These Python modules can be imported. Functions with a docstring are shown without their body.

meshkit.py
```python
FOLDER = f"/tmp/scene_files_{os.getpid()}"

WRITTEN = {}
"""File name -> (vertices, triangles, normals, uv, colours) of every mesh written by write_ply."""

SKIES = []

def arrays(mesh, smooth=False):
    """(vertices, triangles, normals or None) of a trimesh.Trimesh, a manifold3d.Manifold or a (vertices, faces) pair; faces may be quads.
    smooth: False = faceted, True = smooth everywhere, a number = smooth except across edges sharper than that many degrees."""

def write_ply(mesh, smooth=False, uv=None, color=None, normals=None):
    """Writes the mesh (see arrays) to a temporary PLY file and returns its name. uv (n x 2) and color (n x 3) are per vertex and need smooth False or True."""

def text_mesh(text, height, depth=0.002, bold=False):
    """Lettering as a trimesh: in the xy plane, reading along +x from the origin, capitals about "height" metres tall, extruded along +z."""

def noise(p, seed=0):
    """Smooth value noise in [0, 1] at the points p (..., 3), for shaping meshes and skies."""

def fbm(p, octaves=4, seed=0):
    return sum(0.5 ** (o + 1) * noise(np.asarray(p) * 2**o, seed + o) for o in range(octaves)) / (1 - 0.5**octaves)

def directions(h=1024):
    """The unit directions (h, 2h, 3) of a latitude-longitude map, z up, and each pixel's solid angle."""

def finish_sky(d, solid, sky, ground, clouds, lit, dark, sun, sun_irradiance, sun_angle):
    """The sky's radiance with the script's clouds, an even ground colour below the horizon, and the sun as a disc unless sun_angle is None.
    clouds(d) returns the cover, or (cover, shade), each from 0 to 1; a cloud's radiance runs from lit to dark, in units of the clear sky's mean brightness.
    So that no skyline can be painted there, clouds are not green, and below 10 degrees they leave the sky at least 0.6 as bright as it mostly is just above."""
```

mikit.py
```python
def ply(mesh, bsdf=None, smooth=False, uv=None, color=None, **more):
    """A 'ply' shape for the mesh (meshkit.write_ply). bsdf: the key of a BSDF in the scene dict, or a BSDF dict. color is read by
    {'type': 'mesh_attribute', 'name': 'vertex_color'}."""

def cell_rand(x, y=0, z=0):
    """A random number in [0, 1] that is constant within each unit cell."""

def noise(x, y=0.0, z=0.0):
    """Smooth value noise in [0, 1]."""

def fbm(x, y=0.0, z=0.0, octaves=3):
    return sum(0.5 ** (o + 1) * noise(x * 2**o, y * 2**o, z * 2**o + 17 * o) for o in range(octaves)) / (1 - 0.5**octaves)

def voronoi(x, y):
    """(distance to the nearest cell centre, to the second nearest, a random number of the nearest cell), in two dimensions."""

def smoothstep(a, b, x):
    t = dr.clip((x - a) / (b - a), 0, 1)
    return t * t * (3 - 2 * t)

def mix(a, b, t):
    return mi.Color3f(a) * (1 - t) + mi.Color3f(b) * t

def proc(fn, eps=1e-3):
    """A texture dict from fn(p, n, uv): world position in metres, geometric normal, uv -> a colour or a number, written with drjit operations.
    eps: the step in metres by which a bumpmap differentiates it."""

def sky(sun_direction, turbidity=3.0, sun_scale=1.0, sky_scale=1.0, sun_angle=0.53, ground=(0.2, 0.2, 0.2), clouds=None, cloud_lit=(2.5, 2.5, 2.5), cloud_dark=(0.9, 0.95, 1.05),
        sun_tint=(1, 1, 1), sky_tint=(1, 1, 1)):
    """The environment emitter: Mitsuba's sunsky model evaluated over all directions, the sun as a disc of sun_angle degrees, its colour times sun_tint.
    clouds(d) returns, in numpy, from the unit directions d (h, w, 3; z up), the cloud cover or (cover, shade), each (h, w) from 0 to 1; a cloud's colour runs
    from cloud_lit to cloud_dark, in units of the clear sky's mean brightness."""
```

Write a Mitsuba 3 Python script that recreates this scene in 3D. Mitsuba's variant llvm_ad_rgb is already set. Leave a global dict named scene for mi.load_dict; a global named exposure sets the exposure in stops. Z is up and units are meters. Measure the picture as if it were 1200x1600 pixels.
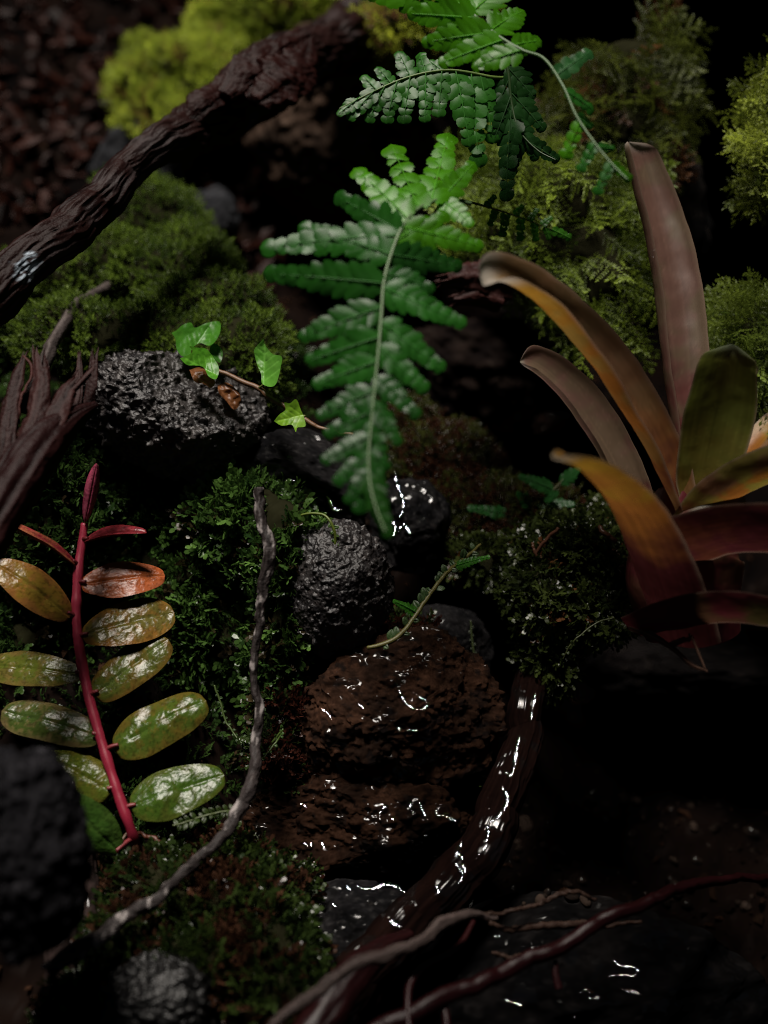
import math
import numpy as np, trimesh, mitsuba as mi, drjit as dr
import mikit, meshkit
from scipy.interpolate import RBFInterpolator
from scipy.spatial import Delaunay

# ------------------------------------------------------------------ camera, light, exposure
T = mi.ScalarTransform4f
PITCH = math.radians(28.0)
TX = math.tan(math.radians(16.0))
CAM = np.array([0.0, 0.0, 0.62])
R_ = np.array([1.0, 0, 0])
F_ = np.array([0, math.cos(PITCH), -math.sin(PITCH)])
U_ = np.array([0, math.sin(PITCH), math.cos(PITCH)])
scene = {'type': 'scene'}
labels = {}
scene['camera'] = {'type': 'thinlens', 'fov': 32.0, 'fov_axis': 'x', 'aperture_radius': 0.0068, 'focus_distance': 0.69,
                   'near_clip': 0.02, 'far_clip': 60.0,
                   'to_world': T().look_at(origin=CAM.tolist(), target=(CAM + F_).tolist(), up=U_.tolist())}
scene['sky_light'] = mikit.sky((-0.14, 0.02, 0.99), turbidity=3, sun_scale=1.85, sky_scale=0.045, sun_angle=14,
                               sun_tint=(0.92, 1.0, 1.14), ground=(0.03, 0.03, 0.03))
exposure = 1.3

# ------------------------------------------------------------------ helpers
rng = np.random.default_rng(11)
UP = np.array([0, 0, 1.0])


def P(px, py, d):
    """The place in the world that the photograph shows at pixel (px, py), d metres in front of the lens plane."""
    return CAM + d * (F_ + (px - 600) / 600 * TX * R_ + (800 - py) / 600 * TX * U_)


def PP(pts):
    return np.array([P(*p) for p in pts])


def pm(d):
    return d * TX / 600


def nrm(v):
    v = np.asarray(v, float)
    return v / (np.linalg.norm(v, axis=-1, keepdims=True) + 1e-12)


def to_cam(p):
    return nrm(CAM - p)


fbm, vnoise = meshkit.fbm, meshkit.noise


def sstep(a, b, x):
    t = np.clip((x - a) / (b - a), 0, 1)
    return t * t * (3 - 2 * t)


def lerp(a, b, t):
    return np.asarray(a) * (1 - t) + np.asarray(b) * t


class MB:
    """Collects pieces (vertices, triangles, colours) of one mesh."""
    def __init__(self):
        self.v, self.f, self.c, self.n = [], [], [], 0

    def put(self, v, f, c):
        v = np.asarray(v, float)
        c = np.asarray(c, float)
        if c.ndim == 1:
            c = np.tile(c, (len(v), 1))
        self.v.append(v); self.f.append(np.asarray(f, int) + self.n); self.c.append(c); self.n += len(v)
        return self

    def get(self):
        return np.vstack(self.v), np.vstack(self.f), np.vstack(self.c)


def key_for(name, parent=None):
    base = (parent + '__' if parent else '') + name
    k, i = base, 0
    while k in USED or k in scene or k in labels or any(s.startswith(k + '__') for s in USED):
        i += 1
        k = f'{base}_{i:03d}'
    USED.add(k)
    return k


USED = set()


def add(name, mesh, mat, label=None, cat=None, group=None, kind=None, parent=None, smooth=True):
    key = key_for(name, parent)
    v, f, c = mesh.get() if isinstance(mesh, MB) else mesh
    if np.einsum('ij,ij->', v[f[:, 0]] - v.mean(0), np.cross(v[f[:, 1]] - v.mean(0), v[f[:, 2]] - v.mean(0))) < 0:
        f = np.asarray(f)[:, ::-1]   # faces outward
    scene[key] = mikit.ply((v, f), mat, smooth=smooth, color=np.clip(c, 0, 1))
    tag(key, label, cat, group, kind)
    return key


def thing(name, label, cat, group=None, kind=None):
    key = key_for(name)
    tag(key, label, cat, group, kind)
    USED.add(key + '__x')
    return key


def tag(key, label=None, cat=None, group=None, kind=None):
    d = {k: v for k, v in dict(label=label, category=cat, group=group, kind=kind).items() if v}
    if d:
        labels[key] = d


def grid_faces(n, m, wrap=False):
    i, j = np.meshgrid(np.arange(n - 1), np.arange(m if wrap else m - 1), indexing='ij')
    j2 = (j + 1) % m
    q = np.stack([i * m + j, i * m + j2, (i + 1) * m + j2, (i + 1) * m + j], -1).reshape(-1, 4)
    return np.vstack([q[:, [0, 1, 2]], q[:, [0, 2, 3]]])


def catmull(pts, n):
    """Resamples a control polyline (k, m) to n points along a smooth curve."""
    p = np.asarray(pts, float)
    if len(p) == 2:
        t = np.linspace(0, 1, n)[:, None]
        return p[0] * (1 - t) + p[1] * t
    seg = np.linalg.norm(np.diff(p[:, :3], axis=0), axis=1)
    s = np.concatenate([[0], np.cumsum(seg)])
    q = np.vstack([2 * p[0] - p[1], p, 2 * p[-1] - p[-2]])
    u = np.linspace(0, s[-1], n)
    i = np.clip(np.searchsorted(s, u, side='right') - 1, 0, len(p) - 2)
    t = ((u - s[i]) / np.maximum(seg[i], 1e-9))[:, None]
    a, b, c, d = q[i], q[i + 1], q[i + 2], q[i + 3]
    return 0.5 * ((2 * b) + (c - a) * t + (2 * a - 5 * b + 4 * c - d) * t**2 + (3 * b - a - 3 * c + d) * t**3)


def frames(p, hint):
    """Tangent, and two normals carried along the curve; the first starts nearest to hint."""
    t = nrm(np.gradient(p, axis=0))
    a = np.zeros_like(p); a[0] = nrm(hint - t[0] * (hint @ t[0]))
    for i in range(1, len(p)):
        v = a[i - 1] - t[i] * (a[i - 1] @ t[i])
        a[i] = nrm(v)
    return t, a, np.cross(t, a)


def wood(pts, n=160, m=36, ridge=0.18, freq=3.0, lump=0.12, lfreq=60, seed=0, flat=1.0, cols=((.02, .012, .01), (.05, .03, .025)), cap=True, twist=0.0, fine=0.05, rough_ends=0.0, wander=0.0, world=False):
    """A branch or root: pts are rows (px, py, d, radius in pixels). Grooved lengthwise, lumpy, its ends closed (broken when rough_ends)."""
    ctrl = np.array(pts, float) if world else np.array([[*P(a, b, c), r * pm(c)] for a, b, c, r in pts])
    q = catmull(ctrl, n)
    p, r = q[:, :3], np.maximum(q[:, 3], 2e-4)
    if wander:
        s0 = np.arange(n) / n * 40
        for k, ax in enumerate((R_, U_, F_)):
            p = p + ((fbm(np.stack([s0 * 0.5, s0 * 0 + k * 7.3, s0 * 0 + seed], -1), 3, seed) - .5) * wander)[:, None] * ax
    t, a, b = frames(p, -F_)
    s = np.concatenate([[0], np.cumsum(np.linalg.norm(np.diff(p, axis=0), axis=1))])
    th = np.linspace(0, 2 * np.pi, m, endpoint=False)
    th2 = th[None] + twist * s[:, None]
    ss = np.repeat(s[:, None], m, 1)
    g = np.stack([np.cos(th2) * freq, np.sin(th2) * freq, ss * lfreq * 0.14 + seed], -1)
    groove = fbm(g, 4, seed) - .5
    lum = fbm(np.stack([np.cos(th2) * 1.1, np.sin(th2) * 1.1, ss * lfreq + seed * 3], -1), 3, seed + 9) - .5
    fi = fbm(np.stack([np.cos(th2) * freq * 3, np.sin(th2) * freq * 3, ss * lfreq * 2.2 + seed * 3], -1), 3, seed + 5) - .5
    rad = r[:, None] * (1 + ridge * 2 * groove + lump * 2 * lum + fine * 2 * fi)
    v = p[:, None] + rad[..., None] * (np.cos(th)[None, :, None] * a[:, None] * flat + np.sin(th)[None, :, None] * b[:, None])
    if rough_ends:
        e = np.zeros(n); e[-3:] = 1
        off = (fbm(np.stack([np.cos(th) * 3, np.sin(th) * 3, th * 0 + seed], -1), 3, seed + 2) - .4) * rough_ends * r[-1] * 4
        v += e[:, None, None] * off[None, :, None] * t[:, None]
    shade = np.clip(.5 + groove * 1.6 + fi * .8, 0, 1)[..., None]  # tone only: grooves coloured darker, ridges paler
    c = lerp(cols[0], cols[1], shade)
    f = grid_faces(n, m, True)
    v, c = v.reshape(-1, 3), c.reshape(-1, 3)
    if cap:
        k = len(v)
        v = np.vstack([v, p[0] - t[0] * r[0] * .3, p[-1] + t[-1] * r[-1] * (.35 if not rough_ends else -.1)])
        c = np.vstack([c, cols[0], cols[0]])
        i = np.arange(m); j = (i + 1) % m
        f = np.vstack([f, np.stack([i * 0 + k, j, i], 1), np.stack([i * 0 + k + 1, (n - 1) * m + i, (n - 1) * m + j], 1)])
    return v, f[:, ::-1], c


def thin_tube(p, r, m=6, col=(.1, .1, .1)):
    p = np.asarray(p, float); n = len(p)
    t, a, b = frames(p, np.array([.3, -.8, .5]))
    th = np.linspace(0, 2 * np.pi, m, endpoint=False)
    r = np.broadcast_to(r, (n,))
    v = p[:, None] + r[:, None, None] * (np.cos(th)[None, :, None] * a[:, None] + np.sin(th)[None, :, None] * b[:, None])
    c = np.repeat(np.broadcast_to(col, (n, 3))[:, None], m, 1)
    v = np.vstack([v.reshape(-1, 3), p[0], p[-1]])
    i = np.arange(m); j = (i + 1) % m
    f = np.vstack([grid_faces(n, m, True), np.stack([i * 0 + n * m, j, i], 1), np.stack([i * 0 + n * m + 1, (n - 1) * m + i, (n - 1) * m + j], 1)])
    return v, f[:, ::-1], np.vstack([c.reshape(-1, 3), c[0, :1], c[-1, :1]])


def px_tube(pts, n=40, m=7, col=(.1, .1, .1), wig=0.0, seed=0):
    q = catmull(np.array([[*P(a, b, c), r * pm(c)] for a, b, c, r in pts]), n)
    p = q[:, :3]
    if wig:
        s = np.linspace(0, len(pts) * 2.5, n)
        for k, ax in enumerate((R_, U_, F_)):
            p = p + ((vnoise(np.stack([s, s * 0 + k * 5.1, s * 0 + seed], -1)) - .5) * wig)[:, None] * ax
    return thin_tube(p, q[:, 3], m, col)


def stone(px, py, d, size, rot=(0, 0, 0), sub=6, seed=0, cuts=9, cut=0.78, big=0.16, mid=0.05, fine=0.02, pores=0.0, pore_mm=2.0, cols=None, patch=None, squash=None):
    """A stone: an ellipsoid of size (wide, high, deep) pixels, cut by planes, then weathered with noise; pores are real pits."""
    m = trimesh.creation.icosphere(subdivisions=sub)
    n0 = np.array(m.vertices)
    r = np.random.default_rng(seed + 100)
    v = n0.copy()
    for _ in range(cuts):
        w = nrm(r.normal(size=3)); h = cut + r.uniform(-.08, .14)
        v -= np.maximum(v @ w - h, 0)[:, None] * w * .85
    v *= (1 + big * 2 * (fbm(n0 * 1.3 + seed * 3.7, 3, seed) - .5) + mid * 2 * (fbm(n0 * 4.2 + seed, 4, seed + 1) - .5))[:, None]
    S = np.array(size) / 2 * pm(d)
    M = trimesh.transformations.euler_matrix(*np.radians(rot))[:3, :3]
    v = (v * S) @ M.T
    B = np.stack([R_, U_, F_])
    v = v @ B + P(px, py, d)
    mesh = trimesh.Trimesh(v, m.faces, process=False)
    nn = np.array(mesh.vertex_normals)
    sc = S.mean()
    h = (fbm(v * (6 / sc) + seed, 4, seed + 2) - .5) * 2 * fine * sc
    pit = np.zeros(len(v))
    if pores:
        k = 1000 / pore_mm
        a = vnoise(v * k, seed + 5); b = vnoise(v * k * 2.1 + 3, seed + 6); c3 = vnoise(v * k * .45 + 7, seed + 7)
        pit = sstep(.52, .82, a) * 1.0 + sstep(.5, .85, b) * .5 + sstep(.6, .85, c3) * 1.6
        h -= pit * pores
    v = v + nn * h[:, None]
    k1 = fbm(v * (3 / sc) + 9, 4, seed + 3)[:, None]; k2 = fbm(v * (14 / sc), 3, seed + 4)[:, None]
    c = lerp(lerp(cols[0], cols[1], sstep(.3, .7, k1)), cols[2], sstep(.55, .8, k2))
    c = c * (.55 + .9 * vnoise(v * 1500, seed + 8)[:, None]) * (.7 + .6 * fbm(v * 420, 2, seed + 9)[:, None])
    if patch is not None:
        c = patch(v, nn, c)
    return v, np.array(m.faces), c


# ------------------------------------------------------------------ materials
VC = {'type': 'mesh_attribute', 'name': 'vertex_color'}


def bump(inner, fn, scale, eps):
    return {'type': 'bumpmap', 'arbitrary': mikit.proc(fn, eps), 'scale': scale, 'bsdf': inner}


def coat(alpha):
    return {'type': 'roughplastic', 'diffuse_reflectance': {'type': 'rgb', 'value': [.004] * 3}, 'alpha': alpha, 'int_ior': 1.9, 'nonlinear': False}


def coated(alpha, weight):
    """A coloured body under a wet or waxy coat."""
    return {'type': 'blendbsdf', 'weight': weight, 'body': {'type': 'diffuse', 'reflectance': VC}, 'coat': coat(alpha)}


def leaf_mat(trans, gloss, alpha):
    """A thin leaf: light passes through it, and part of its surface is a waxy coat."""
    return {'type': 'blendbsdf', 'weight': gloss, 'thin': {'type': 'principledthin', 'base_color': VC, 'roughness': .5, 'diff_trans': trans, 'eta': 1.4},
            'top': {'type': 'twosided', 'bsdf': coat(alpha)}}


def n_rock(p, n, uv):
    return mikit.fbm(p.x * 900, p.y * 900, p.z * 900, 2)


def wet_mask(p, n, uv):
    return mikit.smoothstep(.56, .64, mikit.fbm(p.x * 140, p.y * 140, p.z * 140, 3))


def part_wet(alpha):
    """A dull surface that carries a film of water in irregular patches."""
    return {'type': 'twosided', 'bsdf': {'type': 'blendbsdf', 'weight': mikit.proc(wet_mask), 'dry': {'type': 'diffuse', 'reflectance': VC}, 'film': coated(alpha, .5)}}


scene['m_lava'] = {'type': 'twosided', 'bsdf': bump(coated(.28, .3), n_rock, .0005, 2e-4)}
scene['m_wood'] = {'type': 'twosided', 'bsdf': bump(coated(.32, .075), n_rock, .0003, 2e-4)}
scene['m_leaflet'] = {'type': 'twosided', 'bsdf': bump(coated(.12, .19), n_rock, .00018, 2e-4)}
scene['m_wet_rock'] = part_wet(.10)
scene['m_dark_rock'] = {'type': 'twosided', 'bsdf': {'type': 'diffuse', 'reflectance': VC}}
scene['m_stem'] = {'type': 'twosided', 'bsdf': coated(.24, .3)}
scene['m_moss'] = leaf_mat(.9, .12, .22)
scene['m_moss_wet'] = leaf_mat(.85, .24, .15)
scene['m_fern'] = leaf_mat(1.05, .11, .16)
scene['m_ivy'] = leaf_mat(.95, .14, .16)
scene['m_brom'] = leaf_mat(1.0, .24, .24)
scene['m_water'] = {'type': 'thindielectric', 'int_ior': 1.5, 'ext_ior': 1.0}

# ------------------------------------------------------------------ ground: one sheet, a bank rising away from the lens
GC = [(-150, 1700, .56), (0, 1650, .60), (300, 1650, .62), (600, 1650, .66), (900, 1650, .70), (1200, 1650, .72), (1400, 1650, .74),
      (0, 1400, .63), (300, 1400, .655), (600, 1400, .72), (900, 1400, .77), (1200, 1400, .80),
      (0, 1200, .69), (300, 1200, .715), (600, 1200, .80), (900, 1200, .86), (1200, 1200, .88),
      (0, 1000, .725), (350, 1000, .745), (600, 1000, .80), (800, 1000, .88), (1000, 1000, .92), (1250, 1000, .92),
      (0, 800, .765), (300, 800, .79), (550, 800, .83), (700, 800, .85), (1000, 800, .96), (1250, 800, .96),
      (0, 600, .83), (250, 600, .80), (430, 600, .86), (500, 600, .98), (650, 600, 1.02), (900, 600, 1.04), (1250, 600, 1.04),
      (0, 400, .95), (200, 400, .885), (350, 400, .92), (480, 400, 1.06), (700, 400, 1.10), (1000, 400, 1.12), (1250, 400, 1.12),
      (-50, 200, 1.08), (250, 200, 1.08), (500, 200, 1.10), (800, 200, 1.18), (1250, 200, 1.2),
      (-50, 0, 1.2), (400, 0, 1.2), (700, 0, 1.22), (1250, 0, 1.28)]
gpts = PP(GC)
gx = [(-3, -1, .02), (3, -1, .0), (0, -2, 0), (-3, 4, 1.3), (3, 4, 1.3), (0, 4, 1.4), (-1.2, .7, .42), (1.2, .7, .38), (-2.5, 2, .8), (2.5, 2, .8), (0, 2.2, .86), (0, 0.1, .08), (-.6, .2, .10), (.6, .2, .06)]
gall = np.vstack([gpts, np.array(gx)])
rbf = RBFInterpolator(gall[:, :2], gall[:, 2], kernel='linear', smoothing=0.0005)


def ground_z(x, y, rough=True):
    xy = np.stack([np.ravel(x), np.ravel(y)], 1)
    z = rbf(xy)
    if rough:
        p = np.c_[xy, np.zeros(len(xy))]
        z = z + (fbm(p * 22, 5, 3) - .5) * .035 + (fbm(p * 130, 4, 4) - .5) * .009
    return z.reshape(np.shape(x))


def spaced(lo, a, b, hi, step):
    core = np.arange(a, b, step)
    def tail(start, end):
        out, s, x = [], step, start
        while abs(x - end) > abs(s):
            s *= 1.25; x = x + math.copysign(s, end - start); out.append(x)
        return out
    return np.array(sorted(tail(a, lo) + list(core) + tail(core[-1], hi)))


XS = spaced(-4, -.38, .40, 4, .0034)
YS = spaced(-2, .30, 1.45, 6, .0042)
gX, gY = np.meshgrid(XS, YS, indexing='ij')
gZ = ground_z(gX, gY)
gv = np.stack([gX, gY, gZ], -1).reshape(-1, 3)
k = fbm(gv * 30, 4, 8)[:, None]; k2 = fbm(gv * 170, 3, 9)[:, None]
gc = lerp(lerp((.0025, .002, .002), (.0065, .004, .0032), sstep(.35, .65, k)), (.012, .009, .008), sstep(.62, .8, k2))
add('ground', (gv, grid_faces(len(XS), len(YS)), gc), 'm_dark_rock', 'dark wet forest soil of a bank between the stones', 'ground', kind='structure')


def drop_to_ground(p, lift=0.0):
    z = ground_z(np.array([p[0]]), np.array([p[1]]))[0]
    return np.array([p[0], p[1], z + lift])


add('fallen_trunk', wood([(-1.3, -.42, 1.12, .24), (-.6, -.06, 1.14, .235), (0, .23, 1.15, .23), (.5, .47, 1.17, .225), (1.3, .84, 1.2, .21)], n=160, m=80, ridge=.10, freq=5, lump=.06, lfreq=6, seed=19, cols=((.02, .014, .010), (.07, .05, .038)), world=True), 'm_wood',
    'thick bark covered trunk added out of view above the viewer to darken the bottom and right', 'added trunk')  # added out of frame; its soft shadow dims the bottom and right

# ------------------------------------------------------------------ moss
def diamond_leaves(n, length, lw, spread, rg, fold=.25, pts=4):
    pass


def shoot_template(kind, rg):
    """One moss shoot of unit length along +z: (vertices, triangles, height 0..1 of each vertex)."""
    V, F, H = [], [], []

    def leaf(base, axis, nrm_, L, W, kind):
        side = np.cross(axis, nrm_)
        o = len(V)
        if kind == 'spoon':       # a small round leaf, cupped
            V.append(base)
            for a, w, z in ((.42, .5, .08), (.78, .42, .1)):
                V.append(base + axis * L * a + side * W * w + nrm_ * L * z); V.append(base + axis * L * a - side * W * w + nrm_ * L * z)
            V.append(base + axis * L + nrm_ * L * .02)
            F.extend([(o, o + 2, o + 1), (o + 1, o + 2, o + 4), (o + 1, o + 4, o + 3), (o + 3, o + 4, o + 5)])
            H.extend([base[2]] * 6)
        else:                     # a pointed leaf folded along its midrib
            V.append(base); V.append(base + axis * L * .45 + side * W * .5 + nrm_ * W * .15); V.append(base + axis * L * .45 - side * W * .5 + nrm_ * W * .15)
            V.append(base + axis * L)
            F.extend([(o, o + 1, o + 3), (o, o + 3, o + 2)])
            H.extend([base[2]] * 4)

    bend = rg.uniform(-.35, .35, 2)
    def axis_at(h):
        return np.array([bend[0] * h * h, bend[1] * h * h, h])
    if kind == 'star':
        n = 12
        for i in range(n):
            h = .15 + .85 * (i / (n - 1)); ang = i * 2.4 + rg.uniform(-.3, .3); tilt = lerp(1.15, .35, i / (n - 1))
            d = nrm(np.array([math.cos(ang) * math.sin(tilt), math.sin(ang) * math.sin(tilt), math.cos(tilt)]))
            leaf(axis_at(h), d, nrm(np.cross(np.cross(d, UP), d) + 1e-4), rg.uniform(.30, .42), .13, 'point')
    elif kind == 'leafy':
        n = 11
        for i in range(n):
            h = .06 + .94 * (i / (n - 1)); ang = (i % 2) * math.pi + rg.uniform(-.6, .6); tilt = lerp(1.2, .5, i / (n - 1))
            d = nrm(np.array([math.cos(ang) * math.sin(tilt), math.sin(ang) * math.sin(tilt), math.cos(tilt)]))
            leaf(axis_at(h), d, nrm(np.array([rg.uniform(-.3, .3), 1, .3])), rg.uniform(.22, .40), rg.uniform(.17, .26), 'spoon')
    elif kind == 'feather':
        n = 10
        def chain(b0, b1, k, L, W):
            ax = nrm(b1 - b0); sd = nrm(np.cross(ax, [.2, .95, .1]))
            for j in range(k):
                q = b0 + (b1 - b0) * (j / k)
                for s in (-1, 1):
                    d = nrm(ax * .8 + sd * s * .62 + rg.normal(size=3) * .13)
                    leaf(q, d, nrm(np.array([rg.uniform(-.3, .3), -1, .2])), L * (1 - .4 * j / k), W, 'point')
            leaf(b1 - ax * L * .5, ax, np.array([0, -1., 0]), L, W, 'point')
        chain(axis_at(0), axis_at(1), 13, .075, .028)
        for i in range(n):
            h = .12 + .78 * i / (n - 1); s = 1 if i % 2 else -1
            L = .36 * math.sin(math.pi * (0.22 + .70 * (i / (n - 1)))) * rg.uniform(.7, 1.15)
            b0 = axis_at(h); b1 = b0 + L * nrm(np.array([s * .8, rg.uniform(-.35, .25), .62]))
            chain(b0, b1, 6, .07, .026)
    return np.array(V), np.array(F), np.clip(np.array(H), 0, 1)


TEMPL = {k: [shoot_template(k, np.random.default_rng(50 + i)) for i in range(7)] for k in ('star', 'leafy', 'feather')}


def scatter(kind, pos, dirs, lens, cols, rg, widen=1.0):
    """Copies of the templates at pos along dirs; cols (n, 3) per shoot, paler towards its tip."""
    mb = MB()
    n = len(pos)
    which = rg.integers(0, 7, n)
    z = nrm(dirs)
    ref = nrm(rg.normal(size=(n, 3)))
    if kind == 'feather':   # fronds lie flat to the surface, their faces outward
        ref = nrm(np.cross(z, -to_cam(pos) + rg.normal(size=(n, 3)) * .55))
        x = nrm(ref - z * (ref * z).sum(-1, keepdims=True))
    else:
        x = nrm(np.cross(z, ref))
    y = np.cross(z, x)
    for k in range(7):
        s = which == k
        if not s.any():
            continue
        v, f, h = TEMPL[kind][k]
        w = (v[None, :, 0:1] * x[s][:, None] * widen + v[None, :, 1:2] * y[s][:, None] * widen + v[None, :, 2:3] * z[s][:, None]) * lens[s][:, None, None] + pos[s][:, None]
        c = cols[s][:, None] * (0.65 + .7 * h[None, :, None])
        ff = (f[None] + (np.arange(s.sum()) * len(v))[:, None, None]).reshape(-1, 3)
        mb.put(w.reshape(-1, 3), ff, c.reshape(-1, 3))
    return mb.get()


def moss(name, blobs, kind, count, length_mm, colA, colB, label, mat='m_moss', seed=0, droop=0.0, lean=.35, cat='moss', base=(.012, .012, .006), dead=.0, keep=-.35, clump=60, gap=.0, brown=(.07, .03, .012)):
    """A moss mat over rounded swellings. blobs: (px, py, d, rx, ry[, rz]) in pixels."""
    rg = np.random.default_rng(seed + 500)
    C = np.array([P(b[0], b[1], b[2]) for b in blobs])
    S = np.array([[b[3], b[4], b[5] if len(b) > 5 else min(b[3], b[4])] for b in blobs]) * np.array([[pm(b[2])] for b in blobs])
    B = np.stack([R_, U_, F_])
    area = (S[:, 0] * S[:, 1]) ** 1.0
    pos, nor = [], []
    for i in range(len(blobs)):
        k = int(count * 2.2 * area[i] / area.sum())
        u = nrm(rg.normal(size=(k, 3)))
        q = C[i] + (u * S[i]) @ B
        nn = nrm((u / S[i]) @ B)
        ok = (nn * to_cam(q)).sum(1) > keep
        for j in range(len(blobs)):
            if j != i:
                w = ((q - C[j]) @ B.T) / S[j]
                ok &= (w * w).sum(1) > .9
        pos.append(q[ok]); nor.append(nn[ok])
    pos, nor = np.vstack(pos), np.vstack(nor)
    cl = fbm(pos * clump, 3, seed)
    ok = cl > gap
    pos, nor, cl = pos[ok], nor[ok], cl[ok]
    if len(pos) > count:
        s = rg.permutation(len(pos))[:count]; pos, nor, cl = pos[s], nor[s], cl[s]
    n = len(pos)
    dirs = nrm(nor + UP * lean - UP * droop + rg.normal(size=(n, 3)) * .42)
    L = length_mm / 1000 * rg.uniform(.55, 1.25, n) * (.7 + .7 * cl)
    pos = pos + nor * ((cl - .5) * length_mm / 1000 * (1.6 if kind != 'star' else 2.6))[:, None] - dirs * L[:, None] * .3
    col = lerp(colA, colB, np.clip(.5 + (cl[:, None] - .5) * 2 + rg.normal(size=(n, 1)) * .22, 0, 1)) * rg.uniform(.75, 1.25, (n, 1))
    if dead:
        dm = (fbm(pos * 90 + 5, 3, seed + 1) + rg.normal(size=n) * .06) > 1 - dead
        col[dm] = np.array(brown) * rg.uniform(.5, 1.6, (dm.sum(), 1))
    mb = MB()
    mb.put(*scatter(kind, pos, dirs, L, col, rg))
    low = MB()
    for i in range(len(blobs)):
        m = trimesh.creation.icosphere(subdivisions=3)
        u = np.array(m.vertices)
        v = C[i] + (u * S[i] * .93) @ B
        v = v + nrm((u / S[i]) @ B) * ((fbm(v * 150, 3, seed) - .5) * .006)[:, None]
        low.put(v, m.faces, np.array(base) * (.6 + .8 * fbm(v * 300, 2, 4)[:, None]))
    key = add(name, mb, mat, label, cat, kind='stuff', smooth=False)
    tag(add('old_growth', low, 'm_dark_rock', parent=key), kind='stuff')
    return key

# ------------------------------------------------------------------ stones
BLACK = ((.012, .011, .012), (.035, .031, .030), (.075, .068, .066))
WETBLACK = ((.004, .004, .0045), (.010, .0095, .010), (.022, .021, .021))
BROWN = ((.010, .0058, .0042), (.036, .0175, .0108), (.006, .0045, .004))
DARKBROWN = ((.014, .010, .008), (.040, .026, .019), (.07, .048, .036))


def add_stone(name, label, mat, *a, **k):
    return add(name, stone(*a, **k), mat, label, 'stone')


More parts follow.
